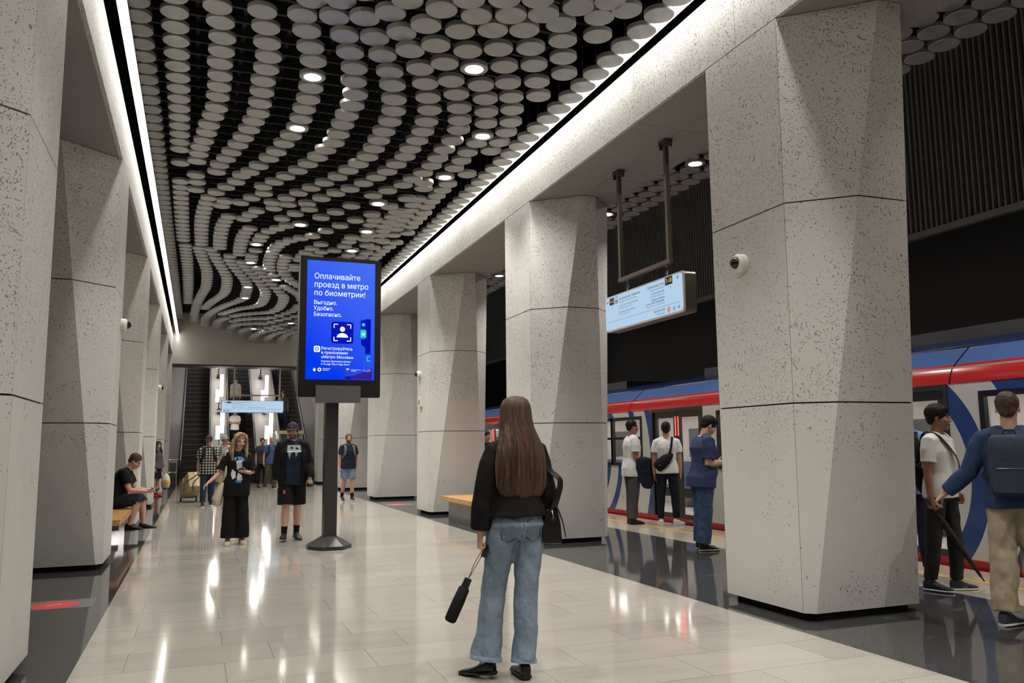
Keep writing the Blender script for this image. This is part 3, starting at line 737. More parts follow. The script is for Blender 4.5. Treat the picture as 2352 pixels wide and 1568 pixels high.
# ================================================================ cameras, boxes, stickers
def dome_camera(x, y, z, right, label):
    s = -1 if right else 1
    t = thing('security_camera', label, 'camera', (x, y, z))
    m = MB(); m.lathe((x, y, z), (s, 0, 0), [(-.01, .082), (.0, .086), (.055, .084), (.075, .066), (.078, .05)], 28); m.build('housing', M['white'], t, 35)
    d = MB(); d.lathe((x + s*.074, y, z), (s, 0, -.15), [(0, .052), (.02, .05), (.038, .036), (.047, .016), (.05, .004)], 22); d.build('lens_dome', plain('smoked_dome', (24, 24, 26), .06), t, 60)
dome_camera(4.52, 5.98, 3.0, True, 'white dome camera on the nearest right pillar')
dome_camera(4.52, 17.43, 2.97, True, 'small white dome camera on the third right pillar')
dome_camera(-1.0, 11.90, 3.05, False, 'white dome camera on the second left pillar')
dome_camera(-1.0, 23.4, 3.01, False, 'tiny white dome camera on the fourth left pillar')
t = thing('wall_box', 'small white framed box with a yellow card on the third right pillar', 'box', (4.5, 17.31, 2.39))
m = MB(); m.box((4.47, 17.22, 2.26), (4.519, 17.40, 2.47)); m.build('frame', M['white'], t)
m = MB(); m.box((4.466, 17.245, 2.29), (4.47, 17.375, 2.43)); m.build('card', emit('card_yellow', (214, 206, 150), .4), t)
m = MB(); m.box((4.463, 17.285, 2.32), (4.466, 17.335, 2.40)); m.build('emblem', M['black'], t)
def sticker(x0, x1, y0, y1, cx, cy, r, label):
    t = thing('floor_sticker', label, 'floor sticker', ((x0+x1)/2, (y0+y1)/2, 0))
    m = MB(); m.box((x0, y0, .0005), (x1, y1, .002)); m.build('sheet', plain('sheet_grey', (104, 103, 101), .3), t)
    d = MB(); d.add([(cx + r*math.cos(a*PI/20), cy + r*math.sin(a*PI/20), .003) for a in range(40)], [tuple(range(40))]); d.build('red_disc', plain('sticker_red', (196, 66, 66), .4), t)
    l = MB(); l.quad((cx-.06, cy-.04, .004), (cx+.05, cy+.03, .004), (cx+.05, cy+.05, .004), (cx-.06, cy-.02, .004)); l.build('white_dash', M['white'], t)
sticker(-1.42, -.84, 8.48, 8.95, -1.16, 8.70, .20, 'red round sticker on a grey sheet on the black floor at left')
sticker(4.36, 5.02, 19.7, 20.4, 4.66, 20.05, .24, 'faded red floor sticker beside the fourth right pillar')

# ================================================================ metro train
def mk_livery():
    t = NT('train_livery'); v = t.pos(); s = t.n('ShaderNodeSeparateXYZ'); t.l(v, s.inputs[0]); y, z = s.outputs[1], s.outputs[2]
    mask = None
    for cy, cz, rr in ((16.3, 1.05, ((.22, .36), (.74, .90), (1.22, 1.40), (1.95, 2.13), (2.52, 2.74))), (8.0, 1.0, ((.62, .80), (1.18, 1.42), (1.85, 2.2))), (4.75, 1.75, ((1.55, 1.95), ))):
        d = t.math('POWER', t.math('ADD', t.math('POWER', t.math('ABSOLUTE', t.math('SUBTRACT', y, cy)), 2.0), t.math('POWER', t.math('ABSOLUTE', t.math('SUBTRACT', z, cz)), 2.0)), .5)
        for a, b in rr:
            k = t.math('MULTIPLY', t.math('GREATER_THAN', d, a), t.math('LESS_THAN', d, b))
            if cy == 4.75: k = t.math('MULTIPLY', k, t.math('LESS_THAN', z, 1.35))
            mask = k if mask is None else t.math('MAXIMUM', mask, k)
    t.base(t.mix(mask, rgb(186, 187, 182), rgb(38, 64, 118))); t.set(.22, 0, .5, .4); return t.mat
M['livery'] = mk_livery()
M['train_red'] = plain('train_red', (160, 30, 32), .22, 0, .03); M['train_blue'] = plain('train_blue', (64, 88, 138), .3, 0, .03)
M['train_navy'] = plain('train_navy', (18, 34, 74), .25); M['train_dark'] = plain('train_door', (44, 43, 44), .3)
M['train_in'] = plain('train_interior', (168, 160, 158), .5); M['red_led'] = emit('red_led', (255, 60, 52), 3.2)
M['train_lamp'] = emit('carriage_lamp', (255, 244, 228), 5.0)
def train():
    XT = 8.10; ya, yb = -3.0, 33.0
    t = thing('metro_train', 'blue and red metro train with white ringed sides standing at the right platform', 'train', (9.4, 14, -.4))
    doors = [(7.10-4.95*2, 8.70-4.95*2), (7.10-4.95, 8.70-4.95), (7.10, 8.70), (12.06, 13.66), (17.02, 18.62), (21.98, 23.58), (26.94, 28.54)]
    wins = []
    for a, b in doors: wins += [(b+.44, b+1.68), (a-.48-1.24, a-.48)]
    wins = sorted(w for w in wins if w[1] < yb and w[0] > ya); 
    wins = [w for w in wins if not any(abs(w[0]-c) < .1 and False for c, _ in doors)]
    openings = [(a, b, .02, 2.02) for a, b in doors] + [(a, b, 1.0, 1.93) for a, b in wins]
    ys = sorted(set([ya, yb] + [q for o in openings for q in o[:2]])); zz = sorted(set([.02, 1.0, 1.93, 2.02, 2.06]))
    m = MB()
    for y0, y1 in zip(ys[:-1], ys[1:]):
        for z0, z1 in zip(zz[:-1], zz[1:]):
            cy, cz = (y0+y1)/2, (z0+z1)/2
            if any(a < cy < b and c < cz < d for a, b, c, d in openings): continue
            m.box((XT, y0, z0), (XT+.06, y1, z1))
    m.build('body_side', M['livery'], t)
    def strip(name, prof, mat, sm=None):
        k = MB(); k.loft([[V((x, ya, z)) for x, z in prof], [V((x, yb, z)) for x, z in prof]]); return k.build(name, mat, t, sm)
    strip('skirt', [(XT-.01, -.5), (XT-.025, .09), (XT+.06, .09), (XT+.06, -.5)], M['train_red'])
    strip('red_band', [(XT-.005, 2.055), (XT+.0, 2.09), (XT+.05, 2.22), (XT+.11, 2.285), (XT+.3, 2.285), (XT+.3, 2.055)], M['train_red'], 40)
    strip('blue_cant', [(XT+.112, 2.285), (XT+.36, 2.50), (XT+.60, 2.50), (XT+.60, 2.285)], M['train_blue'])
    strip('roof', [(XT+.36, 2.503), (XT+.37, 2.525), (XT+.8, 2.66), (XT+2.2, 2.66), (XT+2.65, 2.5), (XT+2.65, 2.28), (XT+.37, 2.28)], M['train_navy'], 30)
    strip('gutter', [(XT+.352, 2.497), (XT+.352, 2.512), (XT+.372, 2.516), (XT+.372, 2.497)], M['chrome'])
    for y0, y1 in ((5.0, 8.2), (10.2, 13.0), (16, 19)): k = MB(); k.box((XT+.75, y0, 2.62), (XT+2.0, y1, 2.80)); k.build('roof_unit', M['kiosk_grey'], t)
    for y in (7.0, 14.55, -.5, 22.1):
        k = MB(); k.loft([[V((x, y, z)) for x, z in ((XT-.009, 2.053), (XT-.003, 2.09), (XT+.047, 2.223), (XT+.108, 2.29), (XT+.355, 2.505), (XT+.33, 2.45), (XT+.1, 2.06))], [V((x, y+.014, z)) for x, z in ((XT-.009, 2.053), (XT-.003, 2.09), (XT+.047, 2.223), (XT+.108, 2.29), (XT+.355, 2.505), (XT+.33, 2.45), (XT+.1, 2.06))]])
        k.build('panel_joint', M['void'], t)
    # interior
    k = MB(); k.box((XT+.06, ya, -.12), (XT+2.6, yb, .0)); k.box((XT+2.55, ya, 0), (XT+2.6, yb, 2.2)); k.box((XT+.06, ya, 2.2), (XT+2.6, yb, 2.25)); 
    k.build('interior_shell', M['train_in'], t)
    k = MB()
    for y0, y1 in [(a[1]+.3, b[0]-.3) for a, b in zip(doors[:-1], doors[1:])]: k.box((XT+2.1, y0, .25), (XT+2.54, y1, .48)); k.box((XT+2.44, y0, .48), (XT+2.54, y1, 1.0))
    k.build('seat_row', plain('seat_blue', (52, 66, 108), .7), t)
    k = MB()
    for a, b in wins: k.box((XT+2.53, a+.2, 1.1), (XT+2.549, b-.2, 1.75))
    k.build('far_window', plain('far_pane', (84, 84, 88), .2), t)
    k = MB(); k.box((XT+.75, ya, 2.17), (XT+.87, yb, 2.195)); k.box((XT+1.75, ya, 2.17), (XT+1.87, yb, 2.195)); k.build('ceiling_lamp', M['train_lamp'], t)
    k = MB()
    for a, b in doors:
        for y in (a-.12, b+.12): k.tube([(XT+.55, y, 0), (XT+.55, y, 2.2)], .018, 8, 0, False)
    k.build('grab_poles', M['steel'], t)
    for a, b in doors:
        if b < 3: continue
        c = (a+b)/2
        d = MB(); d.box((XT-.012, a-.05, .0), (XT+.05, a, 2.05)); d.box((XT-.012, b, .0), (XT+.05, b+.05, 2.05)); d.box((XT-.012, a, 1.99), (XT+.05, b, 2.05)); fr = d.build('door_frame', M['train_dark'], t)
        for y0, y1 in ((a, c-.006), (c+.006, b)):
            q = MB(); w = .11; xx = XT+.02
            q.box((xx, y0, .02), (xx+.04, y0+w, 1.99)); q.box((xx, y1-w, .02), (xx+.04, y1, 1.99)); q.box((xx, y0+w, .02), (xx+.04, y1-w, .16)); q.box((xx, y0+w, .46), (xx+.04, y1-w, .62)); q.box((xx, y0+w, 1.88), (xx+.04, y1-w, 1.99))
            leaf = q.build('door', M['train_dark'], t)
            g = MB(); g.box((xx+.015, y0+w, .16), (xx+.022, y1-w, 1.88)); g.build('door_glass', M['train_glass'], leaf)
            r = MB(); e = (c-.055, c-.035) if y1 < c+.01 else (c+.035, c+.055); r.box((xx-.006, e[0], 1.55), (xx+.001, e[1], 1.90)); o = r.build('door_light', M['red_led'], leaf); o['label'] = 'glowing red light strip'
        
    for a, b in wins:
        if b < 2: continue
        q = MB(); f = .045; xx = XT-.014
        q.box((xx, a-.02, .98), (XT+.05, a+f, 1.95)); q.box((xx, b-f, .98), (XT+.05, b+.02, 1.95)); q.box((xx, a+f, .98), (XT+.05, b-f, 1.0+f)); q.box((xx, a+f, 1.93-f), (XT+.05, b-f, 1.95)); q.box((xx, a+f, 1.50), (XT+.05, b-f, 1.55))
        w = q.build('window_frame', M['kiosk'], t)
        g = MB(); g.box((XT+.02, a+f, 1.0+f), (XT+.028, b-f, 1.93-f)); g.build('pane', M['train_glass'], w)
    for y in range(0, 34, 4):
        area_light('carriage_glow', (XT+1.3, y, 2.15), (.8, 3), 26, (0, 0, -1))
train()

# ================================================================ escalators at the far end
TN = math.tan(math.radians(30)); YE = 36.0
def inc(y, dz=0): return (y-YE)*TN + dz
M['esc_step'] = plain('step_metal', (66, 65, 64), .45, .6); M['esc_panel'] = plain('esc_panel', (112, 108, 104), .25, .7); M['rubber'] = plain('handrail_rubber', (22, 22, 24), .35)
def escalator(xa, xb, label):
    t = thing('escalator', label, 'escalator', ((xa+xb)/2, YE, 0))
    m = MB(); y = YE; L = .4; z = 0.0
    vs = [V((xa, YE-.9, .006)), V((xb, YE-.9, .006))]; pts = [(YE-.9, .006), (YE, .006)]
    while y < 50: z += L*TN; pts.append((y+.012, z)); y += L; pts.append((y, z))
    m.add([p for (yy, zz) in pts for p in ((xa, yy, zz), (xb, yy, zz))], [(2*i, 2*i+1, 2*i+3, 2*i+2) for i in range(len(pts)-1)])
    m.build('steps', M['esc_step'], t, fix=False)
    n = MB(); 
    for i in range(2, len(pts)-1, 2): n.box((xa, pts[i][0]-.02, pts[i][1]-.02), (xb, pts[i][0]+.004, pts[i][1]+.003))
    n.build('step_edges', plain('step_edge', (128, 126, 124), .4, .6), t)
    for x, s in ((xa, -1), (xb, 1)):
        x0, x1 = sorted((x, x+s*.03))
        b = MB(); b.loft([[V((xx, YE-1.1, 0)), V((xx, YE+.5, 0)), V((xx, 50, inc(50)-.5)), V((xx, 50, inc(50)+.98)), V((xx, YE+.3, .98)), V((xx, YE-.9, .9)), V((xx, YE-1.1, .6))] for xx in (x0, x1)]); b.build('balustrade', M['esc_panel'], t)
        h = MB(); xm = x + s*.035
        h.tube([(xm, YE-1.0, .25), (xm, YE-1.14, .5), (xm, YE-1.14, .75), (xm, YE-1.0, .96), (xm, YE+.2, 1.0), (xm, YE+1.2, inc(YE+1.2)+.98), (xm, 50, inc(50)+1.0)], (.05), 8); h.build('handrail', M['rubber'], t, 60)
        k = MB(); k.tube([(xm, YE-.9, .90), (xm, YE+.25, .93), (xm, 50, inc(50)+.93)], .04, 6); k.build('trim_rail', M['chrome'], t, 60)
escalator(-.58, .45, 'left empty escalator climbing from the far end of the hall')
escalator(1.30, 2.30, 'middle escalator carrying people behind the hanging sign')
escalator(3.45, 4.45, 'right escalator at the far end behind the man in a cap')
dk = MB()
for x0, x1 in ((.52, 1.23), (2.37, 3.38), (-1.25, -.65), (4.52, 5.2)):
    dk.loft([[V((x, YE-.6, 0)), V((x, YE-.6, .88)), V((x, YE+.3, .93)), V((x, 50, inc(50)+.93)), V((x, 50, 0))] for x in (x0, x1)])
struct('trim_escalator_deck', dk, plain('deck_steel', (120, 116, 112), .45, .7), label='steel decks between the escalators', cat='deck')
def lum(x, y, label):
    z = inc(y, .93); t = thing('escalator_lamp', label, 'lamp', (x, y, z), 0, 'luminous columns between the escalators')
    m = MB(); m.lathe((x, y, z-.02), (0, 0, 1), [(0, .11), (.04, .11), (.07, .05), (.30, .03), (.32, .06), (.36, .06)], 18); m.tube([(x, y, z+.3), (x, y, z+1.5)], .02, 8, 0, False); m.build('stand', M['chrome'], t, 40)
    a = MB(); a.tube([(x+.085, y, z+.62), (x+.085, y, z+1.62)], .075, 14, 0, False); a.build('tube', M['tube'], t, 50)
    b = MB(); b.tube([(x-.085, y, z+.36), (x-.085, y, z+.92)], .075, 14, 0, False); b.build('tube', M['tube'], t, 50)
for x, w in ((.88, 'left'), (2.87, 'right')):
    for i, y in enumerate((36.9, 39.9, 43.1, 46.3)): lum(x, y, 'luminous white column on the %s escalator deck, %s from the bottom' % (w, ('first', 'second', 'third', 'fourth')[i]))
wl = MB(); wl.box((-1.9, 34.6, -.3), (-1.35, 52, 12)); struct('wall_escalator_left', wl, plain('escalator_wall', (128, 124, 120), .45), label='grey wall left of the escalators', cat='wall')
wl = MB(); wl.box((5.2, 35.2, -.3), (5.7, 52, 12)); struct('wall_escalator_right', wl, plain('escalator_wall_b', (140, 132, 130), .4), label='grey wall right of the escalators', cat='wall')
wl = MB(); wl.loft([[V((x, 34.5, 6.6)), V((x, 52, 14.5)), V((x, 52, 15)), V((x, 34.5, 7.0))] for x in (-1.9, 5.7)]); struct('ceiling_escalator', wl, M['soffit'], label='sloping ceiling over the escalators', cat='ceiling')
wl = MB(); wl.box((mir(11.6), 38.2, -1.5), (-1.36, 38.4, 7)); wl.box((5.21, 38.2, -1.5), (11.6, 38.4, 7)); struct('wall_end', wl, plain('end_wall', (120, 117, 113), .5), label='grey end wall of the platforms', cat='wall')
wl = MB(); wl.box((mir(11.6), YA-.2, -1.5), (11.6, YA, 7)); struct('wall_behind', wl, plain('rear_wall', (130, 127, 122), .5), label='wall at the near end of the hall behind the viewer', cat='wall')
for k in range(4): area_light('escalator_fill_light', (1.9, 37+3.4*k, 7.0+1.75*k), (5.5, .25), 60, (0, -.25, -1), (1, .97, .93))  # unseen fill lights, added under the sloping ceiling to brighten the escalators and walls
def barrier(x0, x1, y, label):
    t = thing('barrier_rail', label, 'railing', ((x0+x1)/2, y, 0))
    for x in (x0, (x0+x1)/2, x1): m = MB(); m.tube([(x, y, 0), (x, y, 1.0)], .025, 8, 0, False); m.build('post', M['chrome'], t, 60)
    for z in (1.0, .52): m = MB(); m.tube([(x0, y, z), (x1, y, z)], .025, 8); m.build('rail', M['chrome'], t, 60)
    m = MB(); m.box((x0+.04, y-.004, .12), (x1-.04, y+.004, .48)); m.build('glass_panel', M['glass'], t)
barrier(-1.28, -.70, 34.3, 'chrome barrier rail at the foot of the left escalator')
barrier(4.72, 5.15, 34.8, 'chrome barrier rail at the foot of the right escalator')
def booth():
    t = thing('attendant_booth', 'glass attendant booth with a pale yellow top at the escalator foot', 'booth', (3.3, 34.7, 0))
    m = MB(); m.box((2.95, 33.95, 1.98), (4.0, 34.75, 2.10)); m.build('roof', plain('booth_cream', (214, 204, 160), .5), t)
    m = MB(); m.box((3.0, 34.0, 0), (3.95, 34.7, .5)); m.build('lower_panel', M['steel'], t)
    m = MB()
    for x in (3.02, 3.93):
        for y in (34.02, 34.68): m.box((x-.02, y-.02, .5), (x+.02, y+.02, 1.98))
    m.build('corner_posts', M['chrome'], t)
    m = MB(); m.box((3.04, 34.01, .5), (3.91, 34.016, 1.98)); m.build('glass_panel', M['glass'], t)
booth()
def slim_lamp(x, y, label):
    t = thing('slim_lamp_post', label, 'lamp', (x, y, 0)); m = MB(); m.tube([(x, y, 0), (x, y, 1.3)], .03, 8, 0, False); m.build('post', M['chrome'], t, 60)
    m = MB(); m.tube([(x-.05, y, 1.25), (x-.05, y, 2.0)], .03, 8, 0, False); m.tube([(x+.06, y, 1.25), (x+.06, y, 2.1)], .03, 8, 0, False); m.build('tube', M['tube'], t, 60)
slim_lamp(2.72, 34.3, 'slim lamp with two lit tubes left of the attendant booth')
# ================================================================ people
def remeshed(mb, name, vox, smooth=3, fac=.5):
    me = bpy.data.meshes.new('tmp'); me.from_pydata(mb.v, [], mb.f)
    b = bmesh.new(); b.from_mesh(me); bmesh.ops.recalc_face_normals(b, faces=b.faces); b.to_mesh(me); b.free()
    o = bpy.data.objects.new('tmp', me)
    r = o.modifiers.new('r', 'REMESH'); r.mode = 'VOXEL'; r.voxel_size = vox; r.adaptivity = 0
    if smooth:
        s = o.modifiers.new('s', 'SMOOTH'); s.factor = fac; s.iterations = smooth
    out = evaluate(o); out.name = name
    bpy.data.objects.remove(o); bpy.data.meshes.remove(me); return out
def wrinkle(me, amp, scale=(7, 7, 4), seed=0):
    cos = [v.co.copy() for v in me.vertices]; nor = [v.normal.copy() for v in me.vertices]; flat = []
    for c, n in zip(cos, nor):
        p = V((c.x*scale[0]+seed, c.y*scale[1], c.z*scale[2]))
        flat.extend(c + n*(noise.noise(p)*amp + noise.noise(p*2.3)*amp*.5))
    me.vertices.foreach_set('co', flat); me.update()
def add_obj(me, name, mats, parent, smooth=True):
    me.materials.clear()
    for m in (mats if isinstance(mats, (list, tuple)) else [mats]): me.materials.append(m)
    if smooth: me.polygons.foreach_set('use_smooth', [True]*len(me.polygons))
    o = bpy.data.objects.new(name, me); COL.objects.link(o); o.parent = parent; return o
def merge_mesh(name, parts):
    vs, fs = [], []
    for me in parts:
        o = len(vs); vs += [v.co[:] for v in me.vertices]; fs += [tuple(i+o for i in p.vertices) for p in me.polygons]
    out = bpy.data.meshes.new(name); out.from_pydata(vs, [], fs); return out

def skin_mat(name, c):
    t = NT(name); v = t.obj(); f = t.noise(v, 24, 4)
    t.base(t.mix(f, rgb(*[x*.92 for x in c]), rgb(*[min(255, x*1.06) for x in c]))); t.set(.5, 0, .4)
    t.b.inputs['Subsurface Weight'].default_value = .08; t.b.inputs['Subsurface Radius'].default_value = (.02, .008, .005); t.b.inputs['Subsurface Scale'].default_value = .4
    return t.mat
def hair_mat(name, a, b, sc=90):
    t = NT(name); v = t.obj(); f = t.noise(t.mapv(v, (1, 1, .06)), sc, 3, .6)
    t.base(t.ramp(f, [(.3, rgb(*a)), (.7, rgb(*b))])); t.set(.62, 0, .22); t.bump(f, .5, .006); return t.mat
SK = {'fair': skin_mat('skin_fair', (206, 162, 142)), 'tan': skin_mat('skin_tan', (180, 132, 108)), 'dark': skin_mat('skin_brown', (150, 106, 84))}
M['lip'] = plain('lips', (160, 96, 88), .45); M['eye_white'] = plain('eye_white', (176, 166, 156), .3); M['iris'] = plain('iris', (44, 32, 26), .15)
M['stubble'] = plain('stubble', (104, 78, 64), .7)
M['lip_d'] = plain('lips_brown', (110, 66, 58), .45)
HR = {'black': hair_mat('hair_black', (14, 12, 12), (34, 29, 27)), 'brown': hair_mat('hair_brown', (38, 28, 22), (74, 56, 44)), 'short': hair_mat('hair_short_brown', (58, 46, 38), (92, 76, 62)),
      'blond': hair_mat('hair_blond', (104, 84, 62), (172, 148, 116), 60), 'bald': None}
FB = {}
def fab(name, c, **k):
    if name not in FB: FB[name] = fabric(name, c, **k)
    return FB[name]
def fab_plaid():
    t = NT('plaid_shirt'); v = t.obj(); s = t.n('ShaderNodeSeparateXYZ'); t.l(v, s.inputs[0])
    def w(o, f): return t.math('GREATER_THAN', t.math('SINE', t.math('MULTIPLY', o, f)), 0.0)
    a = t.math('ADD', w(s.outputs[0], 95), w(s.outputs[2], 95))
    c = t.ramp(t.math('MULTIPLY', a, .5), [(0, rgb(22, 21, 20)), (.5, rgb(76, 73, 68)), (1, rgb(188, 184, 174))]); c.node.color_ramp.interpolation = 'CONSTANT'
    c.node.color_ramp.elements[1].position = .3; c.node.color_ramp.elements[2].position = .8
    t.base(c); t.set(.85, 0, .2); return t.mat
def fab_stripe():
    t = NT('striped_shirt'); v = t.obj(); s = t.n('ShaderNodeSeparateXYZ'); t.l(v, s.inputs[0])
    k = t.math('GREATER_THAN', t.math('SINE', t.math('MULTIPLY', s.outputs[2], 120)), .1)
    t.base(t.mix(k, rgb(60, 58, 60), rgb(196, 192, 188))); t.set(.85, 0, .2); return t.mat
def fab_denim(name, a, b):
    t = NT(name); v = t.obj(); f = t.noise(v, 6, 4); g = t.noise(t.mapv(v, (1, 1, .25)), 320, 3, .7); k = t.noise(v, 30, 3)
    c = t.mix(f, rgb(*a), rgb(*b)); c = t.mix(t.math('MULTIPLY', g, .5), c, rgb(*[x*.72 for x in a])); c = t.mix(t.math('MULTIPLY', k, .35), c, rgb(*[min(255, x*1.18) for x in b]))
    t.base(c); t.set(.8, 0, .2); t.bump(t.math('ADD', t.noise(t.mapv(v, (1, 1, .6)), 11, 3), t.math('MULTIPLY', g, .06)), .7, .045); return t.mat

def dirv(d): return V(d).normalized()
def person(label, loc, rz, h=1.75, skin='fair', girth=1.0, fem=False, vox=.008, lean=(0, 0), twist=0, head=(0, 0, 0),
           L_arm=((.12, .02, -1), (.04, -.15, -1)), R_arm=None, L_leg=((.03, 0, -1), (.02, .03, -1)), R_leg=None,
           L_foot=(0, 0), R_foot=(0, 0), curl=(.45, .45), grip=None, palm=(None, None), sit=None, shift=(0, 0), beard=None, hairspec=None, wear=None, lips='lip', prefix=None, group=None, fine_hand=True, shoulders=1.0):
    mx = lambda d: (-d[0], d[1], d[2])
    R_arm = R_arm or tuple(mx(d) for d in L_arm); R_leg = R_leg or tuple(mx(d) for d in L_leg)
    s = h/1.75
    root = thing('person', label, 'person', loc, rz, group)
    lx, ly = math.radians(lean[0]), math.radians(lean[1])
    u = V((math.sin(ly), -math.sin(lx), math.cos(lx)*math.cos(ly))).normalized()
    tw = math.radians(twist)
    side = V((math.cos(tw), math.sin(tw), 0)); side = (side - u*side.dot(u)).normalized(); fr = side.cross(u) * -1   # front = -Y when side=+X
    fr = u.cross(side) * -1
    J = {}
    hw = (.088 if not fem else .092)*s
    J['P'] = V((0, 0, 0))
    legs = {}
    for k, sg, leg, ft in (('L', 1, L_leg, L_foot), ('R', -1, R_leg, R_foot)):
        hip = V((sg*hw, 0, -.02*s)); kn = hip + dirv(leg[0])*.43*s; an = kn + dirv(leg[1])*.415*s
        yaw, pit = math.radians(ft[0]), math.radians(ft[1])
        fd = V((math.sin(yaw)*math.cos(pit), -math.cos(yaw)*math.cos(pit), math.sin(pit)))
        legs[k] = [hip, kn, an, fd]
    def sole(an, fd):
        up = fd.cross(V((fd.y, -fd.x, 0))).normalized(); up = up if up.z > 0 else -up
        return min((an - up*.078*s + fd*(.175*s)).z, (an - up*.078*s - fd*.055*s).z)
    lift = -min(sole(l[2], l[3]) for l in legs.values())
    if sit is not None: lift = sit
    base = V((shift[0], shift[1], lift))
    P = base.copy()
    for l in legs.values():
        for i in range(3): l[i] = l[i] + base
    C = P + u*.50*s; N = P + u*.535*s
    sw = (.178 if not fem else .158)*s*shoulders
    arms = {}
    for k, sg, a in (('L', 1, L_arm), ('R', -1, R_arm)):
        sh = C + side*(sg*sw) - u*.035*s; el = sh + dirv(a[0])*.285*s; wr = el + dirv(a[1])*.25*s
        arms[k] = [sh, el, wr]
    hy, hp, hr = [math.radians(q) for q in head]
    RH = Matrix.Rotation(tw + hy, 3, 'Z') @ Matrix.Rotation(hp, 3, 'X') @ Matrix.Rotation(hr, 3, 'Y')
    neckdir = (u*.8 + RH @ V((0, -.12, .35))).normalized()
    hs = s*(.5+.5/s)
    HC = N + neckdir*.085*s + RH @ V((0, -.012, .085))*hs     # centre of the head, at eye level
    HM = lambda x, y, z: HC + RH @ (V((x, y, z))*hs)
    # ---------------- body
    TR = ([(-.09, .06, .06, 0), (-.05, .13, .10, .005), (.0, .165, .115, .01), (.07, .158, .108, .005), (.17, .138, .098, -.005), (.28, .152, .108, -.005), (.38, .165, .115, -.003), (.455, .158, .10, .005), (.50, .115, .078, .01), (.535, .06, .055, .01)]
          if not fem else
          [(-.09, .06, .06, 0), (-.05, .135, .10, .005), (.0, .168, .115, .012), (.07, .152, .102, .008), (.17, .118, .085, -.002), (.28, .130, .098, -.008), (.38, .140, .105, -.008), (.455, .132, .088, .003), (.50, .095, .068, .01), (.535, .05, .048, .01)])
    def torso(mb, grow=0.0, t0=-1, t1=1, loose=None, n=28, ex=2.4, skirt=False):
        rings = []
        ts = [r for r in TR if t0 <= r[0] <= t1]
        def at(t):
            for a, b in zip(TR[:-1], TR[1:]):
                if a[0] <= t <= b[0]:
                    q = (t-a[0])/(b[0]-a[0]); return tuple(a[i]+(b[i]-a[i])*q for i in range(4))
            return TR[0] if t < TR[0][0] else TR[-1]
        lst = sorted(set([t0 if t0 > -.5 else TR[0][0]] + [r[0] for r in ts] + [min(t1, TR[-1][0])]))
        for t in lst:
            _, a, b, o = at(max(t, 0.0) if skirt else t)
            gg = girth if t < .42 else (1 + (girth-1)*.4)
            belly = (girth-1)*.10 if .0 < t < .3 else 0
            l = loose(t) if loose else 0
            a2, b2 = (a*gg + grow + l)*1, (b*gg + grow + l)
            a2 *= s if t < .42 else s*(.5 + .5*shoulders); b2 *= s
            if t < -.02 and loose is None: pass
            k = max(0, min(1, t/.2)); sd = (V((1, 0, 0))*(1-k) + side*k).normalized(); f = sd.cross(u)*1
            f = -(u.cross(sd))
            c = P + u*(t*s) - f*(o*s) + f*(belly*s)
            rings.append([c + sd*(math.copysign(abs(math.cos(th))**(2/ex), math.cos(th))*a2) + f*(math.copysign(abs(math.sin(th))**(2/ex), math.sin(th))*b2) for th in (2*PI*j/n for j in range(n))])
        mb.loft(rings)
    def arm(mb, k, grow=0, frac=2.0, flare=0):
        sh, el, wr = arms[k]; g = (girth-1)*.5+1; f = .86 if fem else 1.0
        nb = C + u*.01*s + (sh - C)*.35
        pts = [nb, sh]; rad = [(.062*s+grow)*f, (.058*s*g*f+grow)]
        L = [(0.25, .056), (.6, .047), (1.0, .040)]; Fo = [(.25, .0415), (.55, .037), (1.0, .0265)]
        for t, r in L:
            if t < min(frac, 1): pts.append(sh.lerp(el, t)); rad.append(r*s*g*f + grow + flare*t)
        if frac <= 1: pts.append(sh.lerp(el, frac)); rad.append(.046*s*g*f + grow + flare)
        else:
            pts.append(el); rad.append(.041*s*g*f + grow + flare*.6)
            for t, r in Fo:
                if t < frac-1: pts.append(el.lerp(wr, t)); rad.append(r*s*g*f + grow + flare)
            t = frac-1; r = interp(t, [0, .25, .55, 1], [.04, .0415, .037, .0265]); pts.append(el.lerp(wr, t)); rad.append(r*s*g*f + grow + flare)
        mb.tube(pts, rad, 14, 0, True, None, grow == 0)
    def leg(mb, k, grow=0, frac=2.0, prof=None):
        if isinstance(prof, dict): prof = prof[k]
        hip, kn, an, _ = legs[k]; g = (girth-1)*.6+1
        T = [(0, .088), (.3, .083), (.65, .068), (1, .054), (1.12, .052), (1.35, .056), (1.7, .042), (1.95, .036), (2.0, .036)]
        pts, rad = [], []
        for t, r in T + ([(frac, None)] if frac < 2 else []):
            if t > frac: continue
            if r is None: r = interp(t, [q[0] for q in T], [q[1] for q in T])
            rr = r*s*g + grow
            if prof: rr = interp(t, [q[0] for q in prof], [q[1] for q in prof])*s*(1+(girth-1)*.5)
            pts.append(hip.lerp(kn, t) if t <= 1 else kn.lerp(an, t-1)); rad.append(rr)
        order = sorted(range(len(pts)), key=lambda i: [q for q, r in T + ([(frac, None)] if frac < 2 else []) if q <= frac][i])
        mb.tube([pts[i] for i in order], [rad[i] for i in order], 18, 0, True, None, grow == 0)
    B = MB(); torso(B)
    for k in 'LR': arm(B, k); leg(B, k)
    for k in 'LR':
        an, fd = legs[k][2], legs[k][3]; B.tube([an - V((0, 0, .012*s)), an + fd*.05*s - V((0, 0, .046*s)), an + fd*.13*s - V((0, 0, .056*s))], [.035*s, .027*s, .018*s], 10)
    B.tube([N - u*.06*s, N + u*.01*s, HM(0, .012, -.085), HM(0, .015, -.02)], [.07*s, .058*s, (.052 if fem else .058)*s, .056*s], 14)
    # head
    jw = .92 if fem else 1.0
